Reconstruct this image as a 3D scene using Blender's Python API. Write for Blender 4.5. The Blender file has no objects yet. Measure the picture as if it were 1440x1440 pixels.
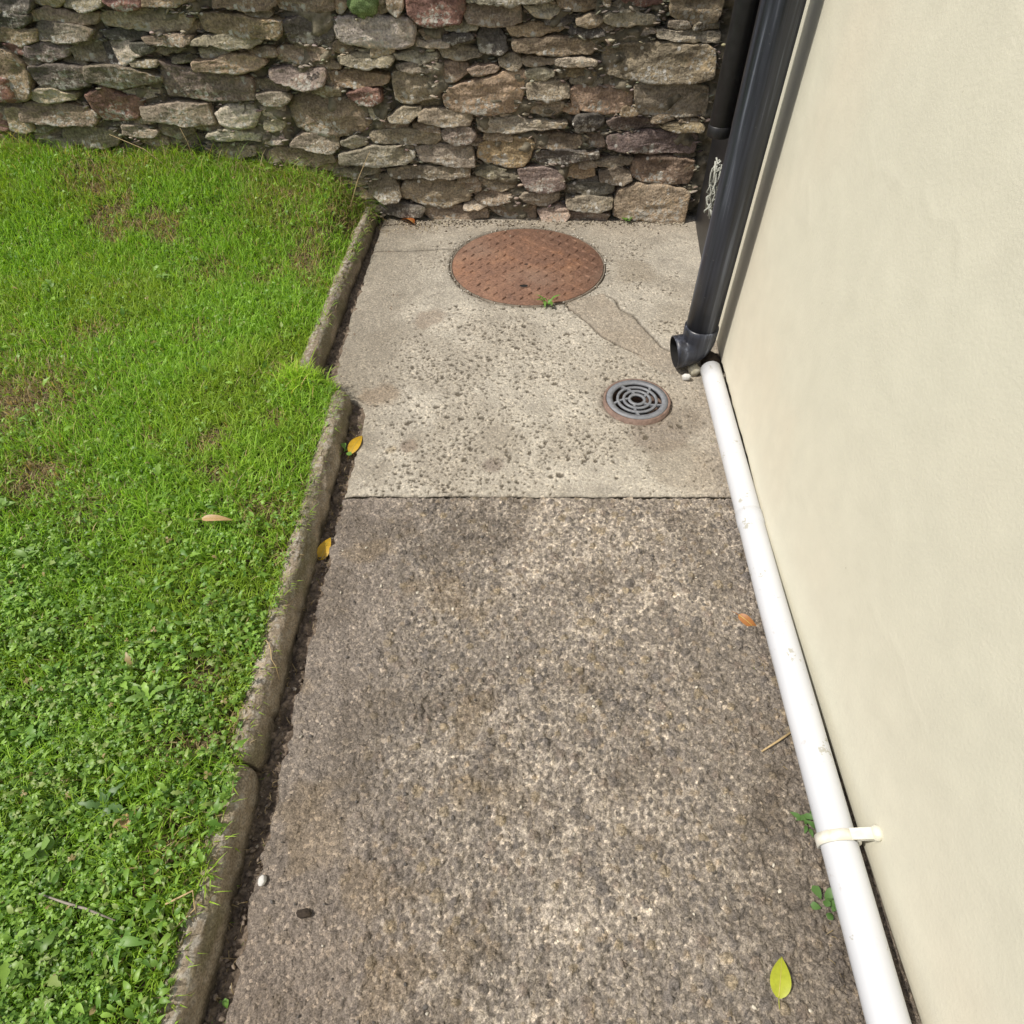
import bpy, math, random
import numpy as np
from mathutils import Vector, Matrix

random.seed(7)
rng = np.random.default_rng(7)
R = math.radians
scene = bpy.context.scene
COL = scene.collection

# ------------------------------------------------------------------ camera, sky, sun, exposure
cam = bpy.data.cameras.new('camera')
cam_o = bpy.data.objects.new('camera', cam)
COL.objects.link(cam_o)
cam.sensor_width = 36.0
cam.lens = 23.0
cam.clip_start = 0.02
cam.clip_end = 500
cam_o.location = (0, 0, 1.25)
cam_o.rotation_euler = (R(90 - 48.72), 0, 0)
scene.camera = cam_o

SUN_EL, SUN_AZ = R(56), R(-14)
SUN_DIR = Vector((-math.cos(SUN_EL) * math.cos(SUN_AZ), math.cos(SUN_EL) * math.sin(SUN_AZ), math.sin(SUN_EL)))
world = bpy.data.worlds.new('World')
scene.world = world
world.use_nodes = True
nt = world.node_tree
bg = nt.nodes['Background']
sky = nt.nodes.new('ShaderNodeTexSky')
sky.sky_type = 'NISHITA'
sky.sun_disc = False
sky.sun_elevation = SUN_EL
sky.sun_rotation = math.atan2(SUN_DIR.x, SUN_DIR.y)
sky.air_density = 1.0
sky.dust_density = 4.0
sky.ozone_density = 1.0
nt.links.new(sky.outputs[0], bg.inputs[0])
bg.inputs[1].default_value = 0.095
sun = bpy.data.lights.new('sun', 'SUN')
sun.energy = 3.4
sun.angle = R(1.5)
sun.color = (1.0, 0.95, 0.87)
sun_o = bpy.data.objects.new('sun', sun)
COL.objects.link(sun_o)
sun_o.rotation_euler = SUN_DIR.to_track_quat('Z', 'Y').to_euler()
scene.view_settings.view_transform = 'Standard'
scene.view_settings.look = 'None'
scene.view_settings.exposure = 0.2
scene.view_settings.gamma = 1.0
scene.view_settings.use_curve_mapping = False

# ------------------------------------------------------------------ helpers: noise
def _h(xi, yi, zi, seed):
    h = (xi.astype(np.int64) * 374761393 + yi.astype(np.int64) * 668265263 + zi.astype(np.int64) * 2147483647 + seed * 1274126177) & 0xffffffff
    h = ((h ^ (h >> 13)) * 1274126177) & 0xffffffff
    h = ((h ^ (h >> 15)) * 2246822519) & 0xffffffff
    return ((h ^ (h >> 16)) & 0xffffff) / float(0xffffff)

def vn2(x, y, seed=0):
    xi = np.floor(x); yi = np.floor(y)
    fx = x - xi; fy = y - yi
    fx = fx * fx * (3 - 2 * fx); fy = fy * fy * (3 - 2 * fy)
    z = np.zeros_like(xi)
    a = _h(xi, yi, z, seed); b = _h(xi + 1, yi, z, seed); c = _h(xi, yi + 1, z, seed); d = _h(xi + 1, yi + 1, z, seed)
    return (a * (1 - fx) + b * fx) * (1 - fy) + (c * (1 - fx) + d * fx) * fy

def fbm2(x, y, seed=0, octv=4, gain=0.5):
    s = 0; a = 1; t = 0
    for k in range(octv):
        co, si = math.cos(.5 + k * 1.1), math.sin(.5 + k * 1.1); f = 2 ** k
        s = s + a * vn2((x * co - y * si) * f + k * 17.3, (x * si + y * co) * f - k * 9.1, seed + k); t += a; a *= gain
    return s / t

def worley(x, y, seed=0):
    """F1, F2 and a random number per nearest cell."""
    xi = np.floor(x); yi = np.floor(y)
    f1 = np.full(x.shape, 9.0); f2 = np.full(x.shape, 9.0); idr = np.zeros(x.shape)
    for dx in (-1, 0, 1):
        for dy in (-1, 0, 1):
            cx = xi + dx; cy = yi + dy; z = np.zeros_like(cx)
            px = cx + 0.12 + .76 * _h(cx, cy, z, seed); py = cy + 0.12 + .76 * _h(cx, cy, z + 1, seed)
            d = np.hypot(px - x, py - y)
            r = _h(cx, cy, z + 2, seed)
            closer = d < f1
            f2 = np.where(closer, f1, np.minimum(f2, d))
            idr = np.where(closer, r, idr)
            f1 = np.where(closer, d, f1)
    return f1, f2, idr

def sstep(a, b, x):
    t = np.clip((x - a) / (b - a), 0, 1)
    return t * t * (3 - 2 * t)

def polydist(x, y, pts):
    d = np.full(np.shape(x), 9.0)
    for (ax, ay), (bx, by) in zip(pts[:-1], pts[1:]):
        vx, vy = bx - ax, by - ay
        t = np.clip(((x - ax) * vx + (y - ay) * vy) / (vx * vx + vy * vy), 0, 1)
        d = np.minimum(d, np.hypot(x - ax - t * vx, y - ay - t * vy))
    return d

def inpoly(x, y, pts):
    inside = np.zeros(np.shape(x), bool)
    n = len(pts)
    for i in range(n):
        ax, ay = pts[i]; bx, by = pts[(i + 1) % n]
        c = ((ay > y) != (by > y)) & (x < (bx - ax) * (y - ay) / (by - ay + 1e-12) + ax)
        inside ^= c
    return inside

# ------------------------------------------------------------------ helpers: meshes and tags
def link(o, parent=None):
    COL.objects.link(o)
    if parent is not None:
        o.parent = parent
    return o

def raw_mesh(name, v, f, col=None, flat=False):
    """v (N,3) array, f (M,k) array of one face size."""
    v = np.asarray(v, np.float32); f = np.asarray(f, np.int32)
    me = bpy.data.meshes.new(name)
    k = f.shape[1]
    me.vertices.add(len(v)); me.vertices.foreach_set('co', v.ravel())
    me.loops.add(f.size); me.loops.foreach_set('vertex_index', f.ravel())
    me.polygons.add(len(f)); me.polygons.foreach_set('loop_start', np.arange(0, f.size, k, dtype=np.int32))
    if col is not None:
        a = me.attributes.new('Col', 'FLOAT_COLOR', 'POINT')
        c = np.ones((len(v), 4), np.float32); c[:, :3] = col
        a.data.foreach_set('color', c.ravel())
    me.update(calc_edges=True)
    if flat:
        me.polygons.foreach_set('use_smooth', np.zeros(len(f), bool))
    return me

def mobj(name, me, mat, parent=None):
    o = bpy.data.objects.new(name, me)
    if mat: me.materials.append(mat)
    return link(o, parent)

def pyobj(name, v, f, mat, parent=None, smooth=True):
    me = bpy.data.meshes.new(name)
    me.from_pydata([tuple(p) for p in v], [], f)
    me.update()
    me.polygons.foreach_set('use_smooth', [smooth] * len(me.polygons))
    return mobj(name, me, mat, parent)

def grid_faces(nr, nc, wrap=False):
    i = np.arange(nr - 1)[:, None]; j = np.arange(nc if wrap else nc - 1)[None, :]
    a = i * nc + j; b = i * nc + (j + 1) % nc
    return np.stack([a, b, b + nc, a + nc], -1).reshape(-1, 4)

def grid_obj(name, X, Y, Z, col, mat, parent=None):
    nr, nc = X.shape
    v = np.stack([X, Y, Z], -1).reshape(-1, 3)
    me = raw_mesh(name, v, grid_faces(nr, nc), None if col is None else col.reshape(-1, 3))
    return mobj(name, me, mat, parent)

def tag(o, label=None, cat=None, group=None, kind=None):
    if label: o['label'] = label
    if cat: o['category'] = cat
    if group: o['group'] = group
    if kind: o['kind'] = kind
    return o

def empty(name, loc=(0, 0, 0), rz=0):
    o = bpy.data.objects.new(name, None)
    o.location = loc; o.rotation_euler = (0, 0, rz); o.empty_display_size = 0.05
    return link(o)

def sweep(path, radii, n=28, close_ends=True):
    """tube along a path; returns verts, faces"""
    P = [Vector(p) for p in path]
    V = []; F = []
    up = Vector((0.13, 0.97, 0.2)).normalized()
    for i, p in enumerate(P):
        a = P[max(i - 1, 0)]; b = P[min(i + 1, len(P) - 1)]
        t = (b - a)
        if t.length < 1e-7: t = prev_t
        t = t.normalized(); prev_t = t
        if i == 0: side = t.cross(up).normalized()
        else:
            side = (side - t * side.dot(t)).normalized()
        w = t.cross(side).normalized()
        for k in range(n):
            an = 2 * math.pi * k / n
            V.append(p + (side * math.cos(an) + w * math.sin(an)) * radii[i])
    for i in range(len(P) - 1):
        for k in range(n):
            F.append((i * n + k, i * n + (k + 1) % n, (i + 1) * n + (k + 1) % n, (i + 1) * n + k))
    if close_ends:
        F.append(tuple(range(n - 1, -1, -1)))
        F.append(tuple((len(P) - 1) * n + k for k in range(n)))
    return V, F

# ------------------------------------------------------------------ helpers: materials
def mat_new(name):
    m = bpy.data.materials.new(name); m.use_nodes = True
    n = m.node_tree.nodes; l = m.node_tree.links
    return m, n, l, n['Principled BSDF']

def N(n, t, **kw):
    x = n.new(t)
    for k, v in kw.items():
        if k.startswith('i_'):
            key = k[2:]
            key = int(key) if key.isdigit() else key
            x.inputs[key].default_value = v
        else: setattr(x, k, v)
    return x

def noise_node(n, l, scale, detail=4, rough=.55, vec=None):
    x = N(n, 'ShaderNodeTexNoise'); x.inputs['Scale'].default_value = scale
    x.inputs['Detail'].default_value = detail; x.inputs['Roughness'].default_value = rough
    if vec is not None: l.new(vec, x.inputs['Vector'])
    return x

def ramp(n, l, fac, stops):
    r = N(n, 'ShaderNodeValToRGB')
    e = r.color_ramp.elements
    e[0].position, e[0].color = stops[0][0], (*stops[0][1], 1)
    e[1].position, e[1].color = stops[-1][0], (*stops[-1][1], 1)
    for p, c in stops[1:-1]:
        x = e.new(p); x.color = (*c, 1)
    l.new(fac, r.inputs[0]); return r

def mix(n, l, a, b, fac, mode='MIX'):
    m = N(n, 'ShaderNodeMix', data_type='RGBA', blend_type=mode)
    for s, v in ((m.inputs[6], a), (m.inputs[7], b), (m.inputs[0], fac)):
        if hasattr(v, 'is_output'): l.new(v, s)
        elif isinstance(v, tuple): s.default_value = (*v, 1)
        else: s.default_value = v
    return m.outputs[2]

def bump(n, l, height, strength, dist, normal=None):
    b = N(n, 'ShaderNodeBump'); b.inputs['Strength'].default_value = strength; b.inputs['Distance'].default_value = dist
    l.new(height, b.inputs['Height'])
    if normal is not None: l.new(normal, b.inputs['Normal'])
    return b.outputs[0]

def g3(v): return (v, v, v)

def concrete_mat(name, fine=1.0):
    m, n, l, p = mat_new(name)
    at = N(n, 'ShaderNodeAttribute', attribute_name='Col')
    tc = N(n, 'ShaderNodeTexCoord').outputs['Object']
    a = noise_node(n, l, 420, 3, .6, tc); b = noise_node(n, l, 130, 4, .65, tc)
    r1 = ramp(n, l, a.outputs['Fac'], [(.28, g3(.52)), (.5, g3(.98)), (.72, g3(1.5))])
    r2 = ramp(n, l, b.outputs['Fac'], [(.3, g3(.74)), (.7, g3(1.26))])
    c = mix(n, l, at.outputs['Color'], r1.outputs[0], fine, 'MULTIPLY')
    c = mix(n, l, c, r2.outputs[0], 1.0, 'MULTIPLY')
    # sand grains and small chippings
    wn = noise_node(n, l, 90, 2, .5, tc)
    wv = N(n, 'ShaderNodeVectorMath', operation='MULTIPLY_ADD'); l.new(wn.outputs['Color'], wv.inputs[0]); wv.inputs[1].default_value = (.006, .006, .006); l.new(tc, wv.inputs[2])
    vo = N(n, 'ShaderNodeTexVoronoi'); vo.inputs['Scale'].default_value = 190; l.new(wv.outputs[0], vo.inputs['Vector'])
    sp = N(n, 'ShaderNodeSeparateColor'); l.new(vo.outputs['Color'], sp.inputs[0])
    rg = ramp(n, l, sp.outputs[0], [(.0, (.62, .61, .60)), (.35, (.85, .84, .83)), (.7, (1.05, 1.03, 1.0)), (.9, (1.28, 1.25, 1.18)), (1.0, (1.9, 1.82, 1.7))])
    c = mix(n, l, c, rg.outputs[0], fine * .75, 'MULTIPLY')
    l.new(c, p.inputs['Base Color'])
    p.inputs['Roughness'].default_value = .9; p.inputs['Specular IOR Level'].default_value = .25
    iv = N(n, 'ShaderNodeMath', operation='SUBTRACT'); iv.inputs[0].default_value = 1; l.new(vo.outputs['Distance'], iv.inputs[1])
    hh = N(n, 'ShaderNodeMath', operation='MULTIPLY'); l.new(iv.outputs[0], hh.inputs[0]); l.new(sp.outputs[1], hh.inputs[1])
    nb = bump(n, l, a.outputs['Fac'], .6, .002)
    nb = bump(n, l, b.outputs['Fac'], .6, .005, nb)
    nb = bump(n, l, hh.outputs[0], .9 * fine, .004, nb)
    l.new(nb, p.inputs['Normal'])
    return m

def attr_mat(name, rough=.8, fine_scale=200, fine=.25, bumpd=.002):
    m, n, l, p = mat_new(name)
    at = N(n, 'ShaderNodeAttribute', attribute_name='Col')
    tc = N(n, 'ShaderNodeTexCoord').outputs['Object']
    a = noise_node(n, l, fine_scale, 4, .6, tc)
    r1 = ramp(n, l, a.outputs['Fac'], [(.3, g3(1 - fine)), (.7, g3(1 + fine))])
    c = mix(n, l, at.outputs['Color'], r1.outputs[0], 1.0, 'MULTIPLY')
    l.new(c, p.inputs['Base Color']); p.inputs['Roughness'].default_value = rough
    p.inputs['Specular IOR Level'].default_value = .25
    l.new(bump(n, l, a.outputs['Fac'], .6, bumpd), p.inputs['Normal'])
    return m

def leafy_mat(name, color=None, trans=.35, rough=.45, vein=False):
    m, n, l, p = mat_new(name)
    out = n['Material Output']
    if color is None:
        src = N(n, 'ShaderNodeAttribute', attribute_name='Col').outputs['Color']
    else:
        tc = N(n, 'ShaderNodeTexCoord').outputs['Object']
        no = noise_node(n, l, 120, 3, .6, tc)
        src = mix(n, l, tuple(x * .7 for x in color), tuple(min(1, x * 1.3) for x in color), no.outputs['Fac'])
    l.new(src, p.inputs['Base Color']); p.inputs['Roughness'].default_value = rough
    p.inputs['Specular IOR Level'].default_value = .35
    tr = N(n, 'ShaderNodeBsdfTranslucent'); 
    tcol = mix(n, l, src, (1.15, 1.1, .5), 1.0, 'MULTIPLY')
    l.new(tcol, tr.inputs[0])
    ms = N(n, 'ShaderNodeMixShader'); ms.inputs[0].default_value = trans
    l.new(p.outputs[0], ms.inputs[1]); l.new(tr.outputs[0], ms.inputs[2]); l.new(ms.outputs[0], out.inputs[0])
    return m

def plain_mat(name, c1, c2, scale=30, rough=.5, bumpd=0.0, metallic=0, detail=4, spec=.4):
    m, n, l, p = mat_new(name)
    tc = N(n, 'ShaderNodeTexCoord').outputs['Object']
    a = noise_node(n, l, scale, detail, .6, tc)
    r = ramp(n, l, a.outputs['Fac'], [(.32, c1), (.68, c2)])
    l.new(r.outputs[0], p.inputs['Base Color']); p.inputs['Roughness'].default_value = rough
    p.inputs['Metallic'].default_value = metallic; p.inputs['Specular IOR Level'].default_value = spec
    if bumpd: l.new(bump(n, l, a.outputs['Fac'], .6, bumpd), p.inputs['Normal'])
    return m

# stone: base colour is the object's own colour
def stone_mat():
    m, n, l, p = mat_new('rubble_stone')
    oi = N(n, 'ShaderNodeObjectInfo')
    tc = N(n, 'ShaderNodeTexCoord').outputs['Object']
    sc = N(n, 'ShaderNodeVectorMath', operation='MULTIPLY'); sc.inputs[1].default_value = (1, 1, 1.7); l.new(tc, sc.inputs[0])
    big = noise_node(n, l, 9, 4, .6, tc)
    strat = noise_node(n, l, 26, 6, .68, sc.outputs[0])
    fine = noise_node(n, l, 140, 4, .65, tc)
    r1 = ramp(n, l, big.outputs['Fac'], [(.3, (.62, .60, .58)), (.5, (1, 1, 1)), (.72, (1.32, 1.22, 1.05))])
    r2 = ramp(n, l, strat.outputs['Fac'], [(.3, (.6, .58, .56)), (.52, (1, 1, 1)), (.7, (1.45, 1.4, 1.3))])
    r3 = ramp(n, l, fine.outputs['Fac'], [(.32, g3(.58)), (.68, g3(1.42))])
    c = mix(n, l, oi.outputs['Color'], r1.outputs[0], 1, 'MULTIPLY')
    c = mix(n, l, c, r2.outputs[0], 1, 'MULTIPLY')
    c = mix(n, l, c, r3.outputs[0], 1, 'MULTIPLY')
    # rusty / ochre blotches
    oc = noise_node(n, l, 14, 3, .6, tc)
    ro = ramp(n, l, oc.outputs['Fac'], [(.60, g3(0)), (.74, g3(.42))])
    c = mix(n, l, c, (.24, .15, .07), ro.outputs[0])
    # grey-green algae blotches
    ag = noise_node(n, l, 17, 4, .7, sc.outputs[0])
    ra = ramp(n, l, ag.outputs['Fac'], [(.56, g3(0)), (.70, g3(.5))])
    c = mix(n, l, c, (.165, .155, .105), ra.outputs[0])
    # pale lichen crust in patches and dots
    li = noise_node(n, l, 60, 5, .75, tc)
    lz = noise_node(n, l, 6, 2, .5, tc)
    mul = N(n, 'ShaderNodeMath', operation='MULTIPLY'); l.new(li.outputs['Fac'], mul.inputs[0]); l.new(lz.outputs['Fac'], mul.inputs[1])
    rl = ramp(n, l, mul.outputs[0], [(.290, g3(0)), (.325, g3(.85))])
    c = mix(n, l, c, (.50, .48, .42), rl.outputs[0])
    vo = N(n, 'ShaderNodeTexVoronoi'); vo.inputs['Scale'].default_value = 34; l.new(tc, vo.inputs['Vector'])
    rv = ramp(n, l, vo.outputs['Distance'], [(.17, g3(1)), (.25, g3(0))])
    sp = N(n, 'ShaderNodeSeparateColor'); l.new(vo.outputs['Color'], sp.inputs[0])
    gt = N(n, 'ShaderNodeMath', operation='GREATER_THAN'); gt.inputs[1].default_value = .66; l.new(sp.outputs[0], gt.inputs[0])
    m2 = N(n, 'ShaderNodeMath', operation='MULTIPLY'); l.new(gt.outputs[0], m2.inputs[0]); l.new(rv.outputs[0], m2.inputs[1])
    c = mix(n, l, c, (.60, .58, .52), m2.outputs[0])
    l.new(c, p.inputs['Base Color'])
    p.inputs['Roughness'].default_value = .92; p.inputs['Specular IOR Level'].default_value = .2
    vf = N(n, 'ShaderNodeTexVoronoi', feature='F1'); vf.inputs['Scale'].default_value = 38; wv = N(n, 'ShaderNodeVectorMath', operation='MULTIPLY_ADD'); l.new(strat.outputs['Color'], wv.inputs[0]); wv.inputs[1].default_value = (.03, .03, .03); l.new(sc.outputs[0], wv.inputs[2]); l.new(wv.outputs[0], vf.inputs['Vector'])
    nb = bump(n, l, fine.outputs['Fac'], 1.0, .006)
    nb = bump(n, l, vf.outputs['Distance'], .45, .010, nb)
    nb = bump(n, l, strat.outputs['Fac'], .45, .008, nb)
    l.new(nb, p.inputs['Normal'])
    return m

M = {}
M['stone'] = stone_mat()
M['mortar'] = plain_mat('mortar', (.095, .085, .062), (.30, .262, .19), 34, .95, .012, detail=7, spec=.15)
M['old_con'] = concrete_mat('weathered_concrete')
M['pale_con'] = concrete_mat('pale_concrete', .55)
M['kerb'] = attr_mat('kerb_concrete', .92, 260, .45, .003)
M['soil'] = attr_mat('soil', .97, 170, .5, .004)
M['grass'] = leafy_mat('grass_blade', None, .42, .5)
M['leafy'] = leafy_mat('weed_leaf', None, .28, .42)
M['grit'] = attr_mat('grit', .9, 300, .25, .001)

# ------------------------------------------------------------------ ground sheet
def ground():
    s = 60.0
    me = raw_mesh('ground', [(-s, -s, -.16), (s, -s, -.16), (s, s, -.16), (-s, s, -.16)], [(0, 1, 2, 3)],
                  np.full((4, 3), (.07, .10, .035)))
    tag(mobj('ground', me, M['soil']), kind='structure')
ground()

# ------------------------------------------------------------------ concrete path
def skirt(A, side_vals):
    return A

def near_slab():
    res = .0026
    ys = np.arange(-.35, 1.1455, res)
    us = np.linspace(0, 1, int(1.10 / res))
    edge = -.437 + .010 * (fbm2(ys * 18, ys * 0, 3) - .5) + .012 * (vn2(ys * 60, ys * 0, 5) - .5)
    xr = np.full_like(ys, .665)
    X = edge[:, None] + (xr - edge)[:, None] * us[None, :]
    Y = np.repeat(ys[:, None], len(us), 1)
    Y[-1] += .004 * (fbm2(X[-1] * 14, X[-1] * 0, 8) - .5) * 2
    # aggregate
    f1, f2, idr = worley(X / .0125, Y / .0125, 11)
    g1, g2, idg = worley(X / .0062, Y / .0062, 12)
    lowA = fbm2(X * 5, Y * 5, 21, 4); lowB = fbm2(X * 14, Y * 14, 22, 4); lowC = fbm2(X * 45, Y * 45, 23, 3)
    # how far the surface is worn down to the aggregate, and where pale cement paste survives
    centre = np.exp(-((X - .08) / .26) ** 2)
    far_right = sstep(.75, 1.1, Y) * sstep(-.05, .2, X)
    wX = X + .004 * (fbm2(X * 120, Y * 120, 25, 2) - .5); wY = Y + .004 * (fbm2(X * 120, Y * 120, 26, 2) - .5)
    f1, f2, idr = worley(wX / .0125, wY / .0125, 11)
    g1, g2, idg = worley(wX / .0062, wY / .0062, 12)
    net = sstep(.34, .04, f2 - f1) * .6 + sstep(.36, .04, g2 - g1) * .4       # cement left between the stones
    fineN = fbm2(X * 95, Y * 95, 24, 3)
    paste = sstep(.46, .74, .22 * lowA + .30 * lowB + .30 * fineN + .26 * lowC + .10 * centre + .085 * far_right - .06 * sstep(.12, -.30, X) + .17 * (net - .5) - .045)
    smooth = sstep(-.18, -.36, X + .10 * (lowA - .5))                   # dusty left edge
    peb = np.clip(1 - (f1 / .56) ** 2, 0, 1) * (idr > .30)
    peb2 = np.clip(1 - (g1 / .6) ** 2, 0, 1) * (idg > .35)
    Z = .0042 * peb * (.3 + .7 * idr) * (1 - .6 * smooth) + .0026 * peb2 * (1 - .5 * smooth) + .0022 * paste * (1 - peb) * (.5 + lowC) \
        + .006 * (lowA - .5) + .004 * (lowB - .5) + .0045 * (lowC - .5)
    holes = sstep(.62, .70, fbm2(X * 60, Y * 60, 31, 3)) * (1 - smooth)
    Z -= .004 * holes
    pc = np.stack([.10 + .20 * idr, .092 + .180 * idr, .080 + .152 * idr], -1)
    pc = np.where((idr > .93)[..., None], np.array([.30, .25, .18]), pc)
    pc = np.where(((idr > .42) & (idr < .52))[..., None], np.array([.125, .117, .106]), pc)
    sand = np.stack([.16 + .17 * idg, .145 + .152 * idg, .121 + .126 * idg], -1)
    cem = np.array([.50, .455, .375]) * (.75 + .5 * idg)[..., None]
    c = sand * (1 - .80 * (peb > .28)[..., None]) + pc * .80 * (peb > .28)[..., None]
    h1, h2, idh = worley(wX / .027 + 3.1, wY / .027, 13)                     # fewer big pebbles
    big = np.clip(1 - (h1 / (.22 + .24 * (idh * 9.7 % 1))) ** 2, 0, 1) * (idh > .66) * (1 - .5 * smooth)
    Z += .0048 * big ** .6
    bcol = np.where((idh > .90)[..., None], np.array([.30, .255, .175]), np.where((idh > .78)[..., None], np.array([.165, .153, .138]), np.array([.24, .205, .168])))
    bmk = (sstep(.02, .2, big) * .85)[..., None]
    c = c * (1 - bmk) + bcol * bmk
    pm = (paste * (1 - .75 * (peb > .35)) * (1 - .8 * (big > .1)))[..., None]
    c = c * (1 - pm) + cem * pm
    dust = np.array([.245, .218, .184]) * (.8 + .4 * lowC)[..., None]
    sm = (smooth * .8)[..., None]
    c = c * (1 - sm) + dust * sm
    # dirt towards the foot of the pipe and in blotches
    dirt = np.clip(sstep(.30, .52, X + .05 * (lowB - .5)) * .55 * sstep(.9, .2, Y) + sstep(.56, .70, fbm2(X * 8, Y * 8, 41, 4)) * .38, 0, .7)[..., None]
    c = c * (1 - dirt) + np.array([.115, .097, .074]) * dirt
    yel = (sstep(.62, .72, fbm2(X * 9, Y * 9, 43, 3)) * sstep(.1, -.1, X) * .35)[..., None]
    c = c * (1 - yel) + np.array([.26, .205, .125]) * yel
    warm = (sstep(.5, .1, Y) * sstep(.0, -.25, X) * .25)[..., None]
    c = c * (1 - warm) + np.array([.20, .155, .115]) * warm
    c = c * np.array([.885, .862, .872])
    de = X - edge[:, None]
    Z -= .006 * np.exp(-de / .008)
    Z[-1] -= .004
    # skirts
    X = np.concatenate([X[:, :1] + .002, X], 1); Y = np.concatenate([Y[:, :1], Y], 1)
    Z = np.concatenate([np.full_like(Z[:, :1], -.09), Z], 1); c = np.concatenate([c[:, :1] * .8, c], 1)
    dk = c[-1:] * 0 + np.array([.05, .042, .03])
    X = np.concatenate([X, X[-1:], X[-1:]], 0); Y = np.concatenate([Y, Y[-1:] + .001, Y[-1:] - .001], 0)
    Z = np.concatenate([Z, Z[-1:] - .005, np.full_like(Z[-1:], -.09)], 0); c = np.concatenate([c, dk, dk], 0)
    tag(grid_obj('concrete_path', X, Y, Z, c, M['old_con']), 'rough weathered brown-grey concrete slab of the path with exposed pebbles', kind='structure')
near_slab()

CRACK_A = [(.185, 2.075), (.255, 1.964), (.307, 1.867), (.371, 1.806), (.42, 1.77)]
CRACK_B = [(.34, 2.13), (.367, 2.109), (.38, 2.044), (.424, 1.99), (.448, 1.916), (.491, 1.818), (.56, 1.75)]
LINE_L = [(-.56, 2.456), (-.40, 2.462), (-.22, 2.474)]
MH = (.060, 2.354, .293)
DR = (.371, 1.532, .098)

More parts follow.
